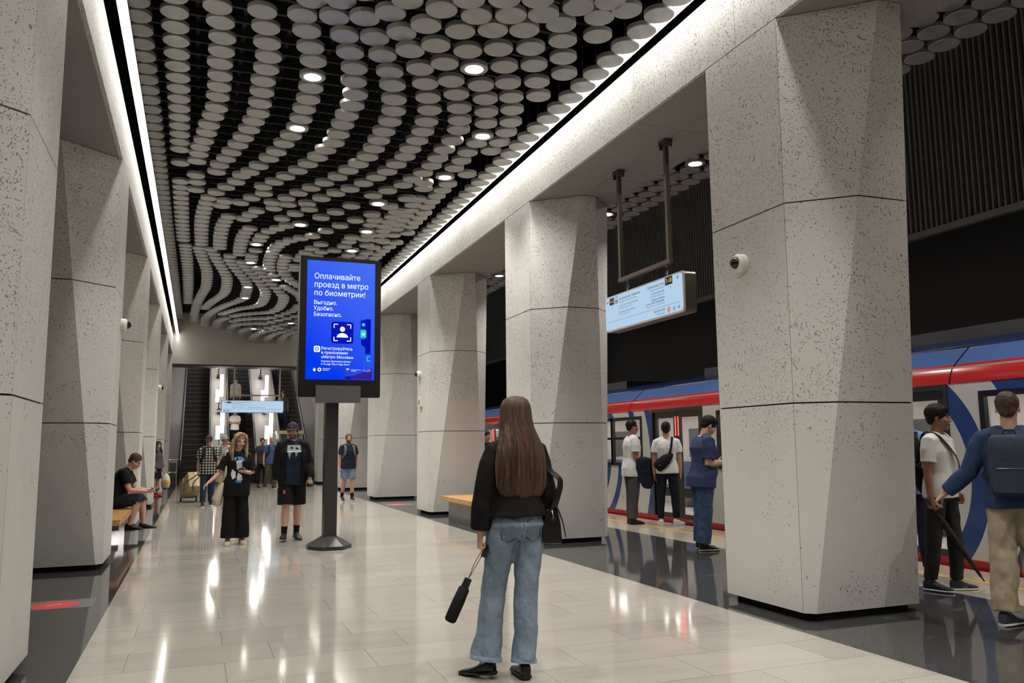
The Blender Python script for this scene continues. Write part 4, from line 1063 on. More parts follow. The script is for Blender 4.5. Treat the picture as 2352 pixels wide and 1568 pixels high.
    B.ell(HM(0, .014, .038), (.077*hs, .096*hs, .088*hs), RH); B.ell(HM(0, -.028, -.03), (.064*hs*jw, .064*hs, .082*hs), RH)
    B.ell(HM(0, -.012, -.06), (.060*hs*jw, .062*hs, .045*hs), RH); B.ell(HM(0, -.066, -.098), (.030*hs*jw, .024*hs, .019*hs), RH)
    for q in (1, -1):
        B.ell(HM(q*.027, -.078, .022), (.026*hs, .013*hs, .0075*hs), RH); B.ell(HM(q*.040, -.064, -.028), (.022*hs, .022*hs, .020*hs), RH)
        B.ell(HM(q*.077, .012, -.008), (.009*hs, .020*hs, .031*hs), RH @ Matrix.Rotation(q*.35, 3, 'Z'))
        B.ell(HM(q*.012, -.100, -.030), (.010*hs, .011*hs, .008*hs), RH)
    B.tube([HM(0, -.085, .018), HM(0, -.096, -.005), HM(0, -.1065, -.027)], [.009*hs, .010*hs, .0112*hs], 8)
    B.ell(HM(0, -.091, -.0565), (.024*hs, .010*hs, .0060*hs), RH); B.ell(HM(0, -.088, -.069), (.021*hs, .011*hs, .0070*hs), RH)
    body = remeshed(B, 'person', vox, 3)
    # hands
    Hm = MB(); 
    for i, k in enumerate('LR'):
        sh, el, wr = arms[k]; sg = 1 if k == 'L' else -1
        d = (wr-el).normalized(); n = V(palm[i]) if palm[i] is not None else V((-sg, 0, 0)); n = (n - d*n.dot(d)).normalized()   # palm normal
        tside = n.cross(d)*(1 if k == "L" else -1)
        c = curl[i]; q = s*(.92 if fem else 1)
        Hm.tube([el.lerp(wr, .8), wr, wr + d*.02*q], [(.027*q, .027*q), (.029*q, .020*q), (.033*q, .018*q)], 12, 0, True, tside)
        Hm.tube([wr + d*.012*q, wr + d*.045*q, wr + d*.082*q], [(.030*q, .017*q), (.039*q, .016*q), (.038*q, .0125*q)], 14, 0, True, tside)
        for j, (o, ln, r) in enumerate(((.030, .073, .0084), (.0105, .082, .0088), (-.0095, .075, .0084), (-.029, .058, .0074))):
            p = wr + d*(.084 - abs(j-1)*.004)*q + tside*o*q; dd = (d + tside*o*2.2).normalized(); pts = [p - dd*.012*q, p]; a = 0
            for m_, f in ((.43, 1.0), (.32, 1.15), (.25, .8)):
                a += c*f*(1 + .08*j); p = p + (dd*math.cos(a) + n*math.sin(a))*(ln*m_*q); pts.append(p)
            Hm.tube(pts, [r*q, r*q, r*.95*q, r*.88*q, r*.72*q], 8)
        p0 = wr + d*.022*q + tside*.026*q + n*.004*q; t1 = (d*.62 + tside*.62 + n*.35).normalized(); t2 = (d*.85 + tside*.1 + n*(.3+.5*c)).normalized()
        Hm.tube([p0 - t1*.012*q, p0 + t1*.036*q, p0 + t1*.036*q + t2*.030*q, p0 + t1*.036*q + t2*.052*q], [.0135*q, .0115*q, .0098*q, .0075*q], 9)
        J['hand'+k] = wr + d*.075*q + n*.02*q; J['d'+k] = d; J['n'+k] = n; J['t'+k] = tside; J['grip'+k] = wr + d*.095*q + n*.03*q; J['wrist'+k] = wr; J['elbow'+k] = el; J['shoulder'+k] = sh
    hands = remeshed(Hm, 'h', .0042 if fine_hand else .008, 2, .4)
    E = MB()
    for q in (1, -1):
        E.ell(HM(q*.031, -.0705, -.001), (.0150*hs, .0130*hs, .0070*hs), RH, 14, 9)
    em = bpy.data.meshes.new('e'); em.from_pydata(E.v, [], E.f)
    nb, nh = len(body.polygons), len(hands.polygons)
    full = merge_mesh('person', [body, hands, em])
    hb = HR.get(hairspec[1]) if hairspec and hairspec[1] in HR and HR.get(hairspec[1]) else HR['brown']
    ob = add_obj(full, 'body', [SK[skin], M[lips], hb, M['eye_white'], M['iris'], M['stubble']], root)
    inv = RH.transposed()
    idx = [0]*len(full.polygons)
    for p in full.polygons:
        c = inv @ (p.center - HC)/hs
        if p.index >= nb + nh:
            idx[p.index] = 4 if math.hypot(abs(c.x)-.031, c.z + .001) < .0078 else 3; continue
        if p.index >= nb or abs(c.x) > .1 or abs(c.z) > .16 or abs(c.y) > .16: continue
        if c.y < -.06 and abs(c.x) < .022 and -.071 < c.z < -.0545 and c.y < -.082: idx[p.index] = 1
        elif c.y < -.05 and .010 < abs(c.x) < .052 and .019 + abs(abs(c.x)-.034)*-.15 < c.z < (.030 if not fem else .027) : idx[p.index] = 2
        elif beard and c.y < .0 and c.z < -.042 and not (abs(c.x) < .022 and -.076 < c.z < -.052) and c.z > -.13: idx[p.index] = 5 if beard != 'full' else 2
        elif beard and c.y < .012 and abs(c.x) > .052 and -.05 < c.z < .005 and c.y > -.045: idx[p.index] = 5 if beard != 'full' else 2
    full.polygons.foreach_set('material_index', idx); full.update()
    for m_ in (body, hands, em): bpy.data.meshes.remove(m_)
    D = dict(root=root, s=s, hs=hs, P=P, u=u, side=side, fr=fr, N=N, C=C, HM=HM, HC=HC, RH=RH, legs=legs, arms=arms, torso=torso, arm=arm, leg=leg, J=J, vox=vox, fem=fem, body=ob, girth=girth)
    if hairspec: make_hair(D, *hairspec)
    for w in (wear or []): WEAR[w[0]](D, *w[1:])
    return D

def make_hair(D, style, col, length=.3):
    HM, hs, RH = D['HM'], D['hs'], D['RH']; vox = max(.006, D['vox'])
    m = MB()
    if style in ('short', 'crop', 'buzz', 'fringe'):
        g = {'short': .012, 'crop': .007, 'buzz': .0035, 'fringe': .013}[style]
        m.ell(HM(0, .024, .046), ((.0775+g)*hs, (.094+g)*hs, (.084+g)*hs), RH, 24, 14)
        m.ell(HM(0, .060, -.012), ((.062+g*.5)*hs, (.046+g*.6)*hs, (.062)*hs), RH)
        for q in (1, -1): m.ell(HM(q*.070, .014, .026), (.012*hs, .036*hs, .034*hs), RH)
        if style == 'fringe': m.ell(HM(0, -.040, .082), (.066*hs, .052*hs, .034*hs), RH)
        me = remeshed(m, 'hair', vox, 2); wrinkle(me, .004*hs, (60, 60, 60), 3)
    elif style == 'long_front':
        m.ell(HM(0, .022, .044), (.092*hs, .104*hs, .092*hs), RH, 24, 14)
        for q in (1, -1):
            m.tube([HM(q*.022, -.050, .122), HM(q*.080, -.046, .06), HM(q*.096, -.030, 0), HM(q*.104, -.032, -.09), HM(q*.112, -.066, -.19), HM(q*.106, -.092, -.19-length)], [(.018*hs, .026*hs), (.019*hs, .03*hs), (.017*hs, .034*hs), (.022*hs, .040*hs), (.028*hs, .042*hs), (.014*hs, .022*hs)], 12)
            m.tube([HM(q*.07, 0, .08), HM(q*.095, .0, 0), HM(q*.105, .0, -.12), HM(q*.11, -.02, -.2), HM(q*.11, -.03, -.17-length*.9)], [.035*hs, .035*hs, .042*hs, .04*hs, .016*hs], 12)
        m.tube([HM(0, .06, .06), HM(0, .09, -.05), HM(0, .105, -.18), HM(0, .12, -.2-length*.8)], [(.08*hs, .05*hs), (.095*hs, .045*hs), (.11*hs, .04*hs), (.08*hs, .02*hs)], 16)
        me = remeshed(m, 'hair', vox, 2); wrinkle(me, .007*hs, (55, 55, 6), 5)
    mats = [HR[col]]
    o = add_obj(me, 'hair', mats, D['root']); return o

def nearest_pose(D): return D
def w_top(D, mat, sleeve=.62, hem=-.10, grow=.016, name='shirt', flare=.012, loose=.012, neck=.515, fold=.005, scoop=True):
    s = D['s']; m = MB()
    lo = lambda t: loose*(1.0 if t < .2 else (.6 if t < .4 else .15))
    D['torso'](m, grow, hem, neck, lo, skirt=True)
    for k in 'LR':
        fr = sleeve if not isinstance(sleeve, dict) else sleeve[k]
        D['arm'](m, k, grow*s, fr, flare*s)
    if scoop: m.tube([D['N'] - D['u']*.05*s, D['N'] + D['u']*.004*s], [(.09*s+grow), (.066*s+grow*.5)], 18, 0, False)
    me = remeshed(m, name, max(.008, D['vox']), 3); wrinkle(me, fold*s)
    if callable(mat): mat = mat()
    D['shirt'] = add_obj(me, name, mat, D['root']); return D['shirt']
def w_jacket(D, mat, hem=-.13, grow=.032, open_=.115):
    keep = D.get('shirt'); o = w_top(D, mat, 1.93, hem, grow, 'jacket', .014, .015, .52, .008, False); me = o.data; D['shirt'] = keep
    b = bmesh.new(); b.from_mesh(me); u, P, sd, f, s = D['u'], D['P'], D['side'], D['fr'], D['s']
    kill = []
    for fc in b.faces:
        c = fc.calc_center_median() - P; t = c.dot(u)/s; x = c.dot(sd)/s; y = c.dot(f)/s
        if t < hem + .012 and abs(x) < .2*D['girth'] and abs(y) < .2: kill.append(fc); continue
        if y > .02 and abs(x) < interp(t, [-.15, .1, .4, .5], [open_*.95, open_, open_*.95, open_*.85]): kill.append(fc)
        elif t > .485 and abs(x) < .075: kill.append(fc)
    bmesh.ops.delete(b, geom=kill, context='FACES'); b.to_mesh(me); b.free()
    md = o.modifiers.new('solid', 'SOLIDIFY'); md.thickness = .010; md.offset = -1
def w_pants(D, mat, frac=1.93, prof=None, waist=.10, grow=.014, name='trousers', fold=.006):
    s = D['s']; m = MB(); D['torso'](m, grow, -.09, waist, lambda t: .002)
    for k in 'LR': D['leg'](m, k, grow*s, frac, prof)
    me = remeshed(m, name, max(.008, D['vox']), 3); wrinkle(me, fold*s, (9, 9, 6), 2)
    D['trousers'] = add_obj(me, name, mat, D['root']); return D['trousers']
def shoe_mesh(an, fd, s, style):
    up = fd.cross(V((fd.y, -fd.x, 0))).normalized(); up = up if up.z > 0 else -up
    sd = fd.cross(up); o = an - up*.078*s
    U, S = MB(), MB()
    st = [(-.066, .026, .085), (-.05, .036, .108), (-.012, .041, .112), (.03, .042, .098), (.07, .045, .074), (.12, .049, .056), (.165, .045, .046), (.195, .031, .036), (.206, .016, .024)]
    if style == 'loafer': st = [(a, b*.92, c*(.72 if a > 0 else .85)) for a, b, c in st]
    def ring(t, w, z0, z1, n=14):
        r = []
        for j in range(n):
            a = 2*PI*j/n; c_, s_ = math.cos(a), math.sin(a)
            r.append(o + fd*(t*s) + sd*(w*s*math.copysign(abs(c_)**.7, c_)) + up*((z0 + (z1-z0)*(.5+.5*math.copysign(abs(s_)**.8, s_)))*s))
        return r
    U.loft([ring(t, w, .012, h) for t, w, h in st])
    S.loft([ring(t, w*1.08+.002, 0, .022 if style != 'loafer' or t > 0 else .026) for t, w, h in st])
    return U, S
def w_shoes(D, mat, sole, style='sneaker', socks=None, lace=None):
    for k in 'LR':
        hip, kn, an, fd = D['legs'][k]
        U, S = shoe_mesh(an, fd, D['s'], style)
        o = add_obj(remeshed(U, 'shoe', .006, 2), 'shoe', mat, D['root'])
        so = S.mesh('sole', [sole], 50); q = bpy.data.objects.new('sole', so); COL.objects.link(q); q.parent = o
        if socks:
            m = MB(); m.tube([an.lerp(kn, .30), an.lerp(kn, .15), an, an - V((0, 0, .03))], [.05*D['s'], .045*D['s'], .042*D['s'], .042*D['s']], 12, 0, False); q = m.build('sock', socks, None, 60); q.parent = D['root']
        if lace:
            m = MB(); up = fd.cross(V((fd.y, -fd.x, 0))).normalized(); up = up if up.z > 0 else -up; sd = fd.cross(up)
            for i in range(4):
                c = an - up*.078*D['s'] + fd*(.045+.022*i)*D['s'] + up*(.066-.009*i)*D['s']; m.tube([c - sd*.022, c + up*.006, c + sd*.022], .0035, 6)
            q = m.build('laces', lace, None, 60); q.parent = D['root']
def w_cap(D, mat, brim, mark=None):
    HM, hs, RH = D['HM'], D['hs'], D['RH']
    m = MB(); rings = []
    for i in range(9):
        a = PI/2*i/8; rings.append([HM(.092*math.cos(t)*math.cos(a), .018 + .108*math.sin(t)*math.cos(a), .045 + .088*math.sin(a)) for t in (2*PI*j/28 for j in range(28))])
    m.loft(rings); o = m.build('cap', mat, None, 60); o.parent = D['root']
    b = MB()
    for dz in (0,):
        top = [HM(.088*math.cos(t), .012 - .105*math.sin(t), .050) for t in [PI*j/16 for j in range(17)]]
        out = [HM(.092*math.cos(t), .0 - .178*math.sin(t)**.9 if 0 < j < 16 else 0, .040 - .014*math.sin(t)) for j, t in enumerate([PI*j/16 for j in range(17)])]
        b.loft([top, out, [p - RH @ V((0, 0, .007)) for p in out], [p - RH @ V((0, 0, .007)) for p in top]], 0, False, False)
    q = b.build('brim', brim, None, 60); q.parent = o
    if mark:
        c = MB(); c.add([HM(.018*math.cos(t), -.0885 + .02*math.sin(t)*0, .078 + .014*math.sin(t)) for t in (2*PI*j/16 for j in range(16))], [tuple(range(16))]); c.add([HM(.03*math.cos(t), -.0875, .070 + .007*math.sin(t)) for t in (2*PI*j/16 for j in range(16))], [tuple(range(16))])
        q = c.build('cap_badge', mark, None); q.parent = o
WEAR = {'top': w_top, 'jacket': w_jacket, 'pants': w_pants, 'shoes': w_shoes, 'cap': w_cap}
def wpt(D, p): return world(D['root']) @ V(p)
def wdir(D, d): return (world(D['root']).to_3x3() @ V(d)).normalized()
# ================================================================ garments with details, belongings
from mathutils.bvhtree import BVHTree
def patch_on(D, obj, outline, name, mat, face=1, off=.004, res=.012, parent=None, thick=.002):
    """a flat piece of cloth or print laid on the front (face=1) or back (face=-1) of a garment; outline in (side, height) metres from the pelvis"""
    me = obj.data; bv = BVHTree.FromPolygons([v.co[:] for v in me.vertices], [tuple(p.vertices) for p in me.polygons])
    sd, u, f, P = D['side'], D['u'], D['fr']*face, D['P']
    xs = [p[0] for p in outline]; zs_ = [p[1] for p in outline]
    def hit(x, z):
        o = P + sd*x + u*z + f*.6; r = bv.ray_cast(o, -f)
        return (r[0] + f*off) if r[0] is not None else (P + sd*x + u*z + f*.1)
    import itertools
    n = max(2, int((max(xs)-min(xs))/res)+1); k = max(2, int((max(zs_)-min(zs_))/res)+1)
    def inside(x, z):
        c = False; j = len(outline)-1
        for i in range(len(outline)):
            (x1, z1), (x2, z2) = outline[i], outline[j]
            if (z1 > z) != (z2 > z) and x < (x2-x1)*(z-z1)/(z2-z1+1e-12)+x1: c = not c
            j = i
        return c
    m = MB(); vid = {}
    def vtx(i, j):
        if (i, j) not in vid:
            vid[(i, j)] = len(m.v); m.v.append(tuple(hit(min(xs)+(max(xs)-min(xs))*i/n, min(zs_)+(max(zs_)-min(zs_))*j/k)))
        return vid[(i, j)]
    for i in range(n):
        for j in range(k):
            if inside(min(xs)+(max(xs)-min(xs))*(i+.5)/n, min(zs_)+(max(zs_)-min(zs_))*(j+.5)/k):
                m.f.append((vtx(i, j), vtx(i+1, j), vtx(i+1, j+1), vtx(i, j+1))); m.m.append(0)
    o = bpy.data.objects.new(name, m.mesh(name, mat, 180, False)); COL.objects.link(o); o.parent = parent or obj
    return o
def strip_pts(D, obj, pts, name, mat, w=.004, face=1, parent=None):
    me = obj.data; bv = BVHTree.FromPolygons([v.co[:] for v in me.vertices], [tuple(p.vertices) for p in me.polygons])
    sd, u, f, P = D['side'], D['u'], D['fr']*face, D['P']; out = []
    for (x, z) in pts:
        o = P + sd*x + u*z + f*.6; r = bv.ray_cast(o, -f); out.append((r[0] + f*.003) if r[0] is not None else P + sd*x + u*z + f*.12)
    m = MB(); m.tube(out, w, 6); o = bpy.data.objects.new(name, m.mesh(name, mat, 60)); COL.objects.link(o); o.parent = parent or obj; return o
def phone(D, k, label, tilt=None, col=None):
    J = D['J']; c = wpt(D, J['hand'+k] + J['n'+k]*.012*D['s'] + J['t'+k]*.012); d = wdir(D, J['d'+k]); n = wdir(D, J['n'+k]); tt = d.cross(n)
    R = Matrix((tt, d, n)).transposed()
    t = thing('phone', label, 'phone', c); m = MB(); m.obox(c, (.072, .148, .008), R); m.build('case', col or M['kiosk'], t); g = MB(); g.obox(c + n*.0046, (.066, .14, .001), R); g.build('glass_front', plain('phone_glass', (12, 13, 16), .06), t); return t
def belt_path(name, pts, w, th, mat, parent=None, ref=(0, 1, 0), n=8):
    q = [V(p) for p in pts]; out = []
    for i in range(len(q)-1):
        a, b, c, d = q[max(i-1, 0)], q[i], q[i+1], q[min(i+2, len(q)-1)]
        for k in range(4):
            t = k/4; out.append(.5*(2*b + (c-a)*t + (2*a-5*b+4*c-d)*t*t + (3*b-a-3*c+d)*t**3))
    pts = out + [q[-1]]
    m = MB(); m.tube(pts, [(w, th)]*len(pts), n, 0, True, ref); return m.build(name, mat, parent, 60)
def backpack(D, label, mat, strap_mat, w=.30, h=.44, d=.15, drop=0, body=True, front=True):
    s, P, u, sd, f, C = D['s'], D['P'], D['u'], D['side'], D['fr'], D['C']
    top = C - u*(.0+drop)
    t = thing('backpack', label, 'backpack', wpt(D, top - f*.2)); L = lambda p: wpt(D, p)
    if body:
        rings = []
        for q, (kw, kd) in ((0, (.86, .5)), (.05, (.97, .85)), (.2, (1, 1)), (.7, (1, 1)), (.93, (.92, .82)), (1, (.72, .4))):
            c = top - u*((1-q)*h) - f*(.125*D['girth'] + d*.5*.98)
            rings.append([L(c + sd*(w/2*kw*math.copysign(abs(math.cos(a))**.5, math.cos(a))) - f*(d/2*kd*math.copysign(abs(math.sin(a))**.6, math.sin(a)))) for a in (2*PI*j/24 for j in range(24))])
        m = MB(); m.loft(rings); m.build('pack_body', mat, t, 60)
        m = MB(); cc = top - u*(h*.68) - f*(.125*D['girth'] + d*1.0)
        m.loft([[L(cc + sd*x*w*.84 + u*y*h*.52 - f*e) for x, y in [(a-.5, b-.5) for a, b in rrect(1, 1, .12)]] for e in (-.03, .012, .02)]); m.build('front_pocket', mat, t, 40)
        m = MB(); m.tube([L(cc + sd*(x*w*.33) + u*h*.13 - f*.021) for x in (-1, 1)], .004, 6); m.build('zip', M['steel'], t, 60)
        m = MB(); m.tube([L(top - f*(.2) + sd*x + u*z) for x, z in ((-.05, -.01), (-.035, .035), (.035, .035), (.05, -.01))], .009, 8); m.build('grab_handle', strap_mat, t, 60)
    for q in (1, -1):
        pts = [top - u*.04 - f*.15 + sd*(q*.085), C + u*.035*s - f*.06 + sd*(q*.10*s), C + u*.045*s + f*.02 + sd*(q*.105*s), C - u*.03*s + f*.118*D['girth'] + sd*(q*.115*s), C - u*.20*s + f*.138*D['girth'] + sd*(q*.135*s), C - u*.32*s + f*.06 + sd*(q*.185*s*D['girth']), C - u*.34*s - f*.10 + sd*(q*.15)]
        belt_path('strap', [L(p) for p in pts], .030, .007, strap_mat, t, tuple(wdir(D, sd)))
    return t

# ---------------------------------------------------------------- the woman walking away, nearest to the viewer
DEN = fab_denim('pale_denim', (80, 99, 121), (148, 164, 180))
den2 = fab_denim('blue_denim', (44, 62, 92), (70, 90, 122)); den3 = fab_denim('short_denim', (88, 108, 136), (124, 144, 170)); den4 = fab_denim('navy_denim', (30, 36, 54), (48, 56, 76))
blk = fab('black_knit', (11, 11, 12)); blk2 = fab('black_cotton', (14, 14, 15)); leather = plain('black_leather', (16, 16, 17), .32, 0, .1, 60, .15)
W1 = person('woman with long brown hair and light jeans walking away, nearest person', (1.88, 4.87, 0), PI, h=1.685, fem=True, vox=.006,
    L_arm=((.24, -.0, -1), (.075, -.06, -1)), R_arm=((-.20, .05, -1), (.04, -.42, -.9)), L_leg=((.085, -.20, -1), (.16, .06, -1)), R_leg=((.07, .02, -1), (.085, .09, -1)),
    L_foot=(38, -6), R_foot=(-4, 0), curl=(1.05, .5), head=(4, 4, 0), lean=(1, -1), girth=1.02,
    wear=[('pants', DEN, 1.94, {'L': [(0, .102), (.35, .096), (.8, .082), (1.0, .078), (1.3, .082), (1.6, .090), (1.9, .102)], 'R': [(0, .102), (.35, .095), (.8, .080), (1.0, .076), (1.3, .075), (1.6, .077), (1.9, .081)]}, .085, .014, 'jeans', .013), ('top', blk, 1.86, .055, .022, 'sweater', .019, .022, .52, .009), ('shoes', leather, plain('black_rubber', (18, 18, 18), .5), 'loafer')])
tr = W1['trousers']; dk_den = fab_denim('pocket_denim', (84, 102, 122), (124, 141, 158))
for q in (1, -1):
    c = q*.078
    patch_on(W1, tr, [(c-.055, .025), (c+.055, .025), (c+.048, -.075), (c, -.098), (c-.048, -.075)], 'back_pocket', dk_den, -1, .004)
    strip_pts(W1, tr, [(c-.055, .025), (c+.055, .025), (c+.048, -.075), (c, -.098), (c-.048, -.075), (c-.055, .025)], 'pocket_stitching', plain('stitch', (50, 62, 80), .8), .0030, -1)
strip_pts(W1, tr, [(0, .06), (0, .0), (0, -.06), (0, -.1)], 'seat_seam', plain('stitch_b', (74, 90, 108), .8), .0028, -1)
strip_pts(W1, tr, [(-.13, .042), (-.06, .040), (0, .030), (.06, .040), (.13, .042)], 'yoke_seam', plain('stitch_c', (74, 90, 108), .8), .0025, -1)
for k in 'LR':
    hip, kn, an, fd = W1['legs'][k]; c = kn.lerp(an, .935); ax = (an-kn).normalized()
    m = MB(); rr = (.1015 if k == 'L' else .0805)*W1['s']*1.01; m.lathe(c, ax, [(-.012, rr-.001), (-.010, rr+.0015), (.014, rr+.0025), (.016, rr-.004), (-.012, rr-.008)], 26); q = m.build('hem', DEN, None, 60); q.parent = W1['root']
def long_hair(D):
    HM, hs = D['HM'], D['hs']; m = MB(); rings = []; n = 72
    prof = [(.128, .018, .012, .03), (.120, .052, .048, .035), (.10, .078, .078, .035), (.07, .092, .098, .032), (.03, .098, .108, .030), (-.03, .101, .112, .032), (-.09, .108, .110, .042), (-.15, .124, .102, .062), (-.22, .142, .094, .078), (-.30, .152, .088, .084), (-.38, .153, .080, .084), (-.45, .148, .068, .080), (-.50, .128, .056, .076), (-.535, .088, .042, .074), (-.555, .04, .025, .074)]
    # from the crown down the back: z, half width, half depth, centre depth
    for z, a, b, yc in prof:
        r = []
        for j in range(n):
            t = 2*PI*j/n; x = math.cos(t); y = math.sin(t)
            rid = 1 + .035*noise.noise(V((math.cos(t)*5.5, math.sin(t)*5.5, z*1.6))) + .018*noise.noise(V((math.cos(t)*17, math.sin(t)*17, z*2.5)))
            drop = .022*noise.noise(V((t*4, 3, 0)))*max(0, (-.3 - z)*4)
            p = HM(x*a*rid*(1.06 + .10*max(0, min(1, (-z)*4))), yc + y*b*rid if y > 0 else yc + y*b*(.85 if z > -.1 else .45), z + drop)
            r.append(p)
        rings.append(r)
    m.loft(rings)
    t = NT('long_brown_hair'); v = t.obj(); s_ = t.n('ShaderNodeSeparateXYZ'); t.l(v, s_.inputs[0])
    f = t.noise(t.mapv(v, (1, .35, .035)), 130, 4, .65); g = t.noise(t.mapv(v, (1, .4, .06)), 26, 3)
    c1 = t.ramp(t.math('ADD', t.math('MULTIPLY', f, .65), t.math('MULTIPLY', g, .35)), [(.36, rgb(30, 21, 16)), (.50, rgb(72, 51, 37)), (.66, rgb(116, 90, 66))])
    t.base(c1); t.set(.5, 0, .35); t.bump(f, .8, .008)
    o = m.build('hair', t.mat, None, 180); o.parent = D['root']
long_hair(W1)
# her umbrella, phone and shoulder bag
J = W1['J']; g = wpt(W1, J['gripL'])
t = thing('folded_umbrella', 'black folded umbrella hanging by its cord from the near woman\'s left hand', 'umbrella', (1.53, 4.87, .5))
top = V((1.570, 4.87, .605)); bot = V((1.445, 4.86, .362)); ax = (bot-top).normalized()
m = MB(); m.lathe(top, ax, [(0, .018), (.004, .023), (.055, .024), (.058, .02)], 18); m.build('grip', plain('umbrella_grip', (16, 16, 17), .4), t, 40)
m = MB(); m.lathe(top, ax, [(.056, .024), (.064, .034), (.15, .037), (.26, .036), (.272, .028), (.276, .01)], 20); me = m.build('folded_canopy', fab('umbrella_cloth', (16, 16, 17)), t, 50)
m = MB(); m.tube([g + V((-.008, 0, -.005)), (g+top)/2 + V((-.012, 0, 0)), top], .0022, 5); m.tube([g + V((.012, 0, -.005)), (g+top)/2 + V((.008, 0, 0)), top], .0022, 5); m.build('wrist_cord', M['black'], t, 60)
c = wpt(W1, J['handL']) + V((.032, 0.0, .005)); R = Matrix.Rotation(.35, 3, 'Y')
t = thing('phone', 'dark phone held in the near woman\'s left hand', 'phone', c); m = MB(); m.obox(c, (.009, .075, .15), R); m.build('case', M['kiosk'], t); m = MB(); m.obox(c + R @ V((.0052, 0, 0)), (.001, .068, .14), R); m.build('glass_front', plain('phone_glass_b', (60, 62, 66), .08), t)
t = thing('shoulder_bag', 'black leather bag hanging at the near woman\'s right hip', 'bag', (2.12, 4.82, .9))
bx = 2.125; by = 4.86; RZ = Matrix.Rotation(-.42, 3, 'Z'); BG = V((bx, by, 0)); BV = lambda p: BG + RZ @ (V(p) - BG)
m = MB()
m.loft([[BV((bx + x*wd, by + y*ln, z)) for x, y in ((-1, -1), (1, -1), (1, 1), (-1, 1))] for z, wd, ln in ((.795, .056, .105), (.80, .060, .112), (.90, .054, .112), (1.0, .032, .105), (1.005, .028, .10))]); m.build('bag_body', leather, t, 40)
m = MB(); m.loft([[BV((bx + x, by + y, z)) for y in (-.115, .115)] + [BV((bx + x + .006, by + y, z)) for y in (.115, -.115)] for x, z in ((-.02, 1.008), (.032, 1.010), (.064, .92), (.080, .835))]); m.build('flap', leather, t)
m = MB(); m.tube([BV((bx, by-.11, 1.0)), BV((bx+.004, by-.125, .98)), BV((bx+.008, by-.13, .955))], .006, 8); m.lathe(BV((bx+.008, by-.13, .945)), RZ @ V((0, 1, 0)), [(-.004, .012), (-.004, .017), (.004, .017), (.004, .012)], 16); m.build('clasp', M['chrome'], t, 60)
sh = wpt(W1, J['shoulderR'])
belt_path('strap', [BV((bx, by-.10, .985)), BV((bx+.03, by-.10, 1.06)), V((bx+.02, by-.09, 1.18)), V((sh.x+.045, sh.y-.075, sh.z-.10)), V((sh.x-.015, sh.y-.03, sh.z+.075)), V((sh.x-.01, sh.y+.04, sh.z+.07)), V((sh.x+.05, sh.y+.10, sh.z-.08)), V((bx+.03, by+.10, 1.12)), BV((bx, by+.10, .99))], .021, .004, leather, t, (1, 0, 0))

# ---------------------------------------------------------------- the girl in black and the man in a cap
G = person('woman with long fair hair, glasses and wide black trousers walking this way', (.57, 13.02, 0), .06, h=1.61, fem=True, vox=.007, head=(14, 10, 4), lean=(2, 1),
    R_arm=((-.42, -.05, -1), (-.72, -.35, -.62)), L_arm=((.30, .02, -1), (-.62, -.75, .10)), L_leg=((.02, .03, -1), (.02, .07, -1)), R_leg=((-.02, -.06, -1), (-.03, .02, -1)), R_foot=(-8, 0), L_foot=(8, 0), curl=(.9, .3),
    palm=((-.1, .3, .6), None), hairspec=('long_front', 'blond', .10),
    wear=[('pants', fab('black_trouser', (13, 13, 14)), 1.93, [(0, .100), (.5, .100), (1, .104), (1.5, .112), (1.93, .118)], .10, .014, 'trousers', .010), ('top', blk2, .86, -.17, .020, 'shirt', .028, .030, .505, .010),
          ('shoes', plain('beige_suede', (178, 158, 132), .8), plain('cream_sole', (206, 192, 168), .6))])
sh_ = G['shirt']; wht = plain('print_white', (206, 208, 212), .8); blu = plain('print_blue', (72, 130, 186), .8)
for pl, mt in (([(-.07, .40), (-.02, .425), (-.03, .385), (-.06, .36)], blu), ([(-.01, .425), (.03, .42), (.02, .36), (-.005, .37)], blu), ([(.035, .425), (.085, .38), (.06, .345), (.03, .37)], blu), ([(-.035, .36), (.045, .365), (.055, .27), (.02, .20), (-.02, .24)], wht),
               ([(-.085, .24), (-.035, .20), (-.03, .12), (-.075, .09), (-.10, .16)], wht), ([(.0, .19), (.055, .15), (.07, .08), (.01, .06), (-.015, .10)], wht), ([(-.03, .085), (.06, .06), (.045, .035), (-.03, .045)], blu)):
    patch_on(G, sh_, pl, 'shirt_print', mt, 1, .003, .0035)
m = MB(); HM = G['HM']
for q in (1, -1): m.tube([HM(q*.033 + .024*math.cos(a), -.094, -.002 + .021*math.sin(a)) for a in (2*PI*j/14 for j in range(15))], .0016, 5); m.tube([HM(q*.057, -.094, .004), HM(q*.078, -.03, .006)], .0014, 5)
m.tube([HM(-.01, -.096, .002), HM(.01, -.096, .002)], .0016, 5); o = m.build('glasses', M['grid'], None, 60); o.parent = G['root']
phone(G, 'L', 'phone held at the chest of the fair haired woman in black')
t = thing('tote_bag', 'off white cloth tote bag hanging at the fair haired woman\'s side', 'bag', (.36, 13.1, .7)); canvas = fab('canvas', (196, 188, 166))
m = MB(); c0 = V((.355, 13.10, 0))
m.loft([[c0 + V((.055*k*math.copysign(abs(math.cos(a))**.6, math.cos(a)) + dx, .16*math.sin(a)*k2, z)) for a in (2*PI*j/20 for j in range(20))] for z, k, k2, dx in ((.56, .5, .8, -.045), (.575, 1, .95, -.045), (.68, 1.5, 1, -.045), (.80, 1.1, 1, -.01), (.90, .6, .9, .03), (.905, .5, .85, .03))]); m.build('bag_body', canvas, t, 60)
sh = wpt(G, G['J']['shoulderR']); m = MB()
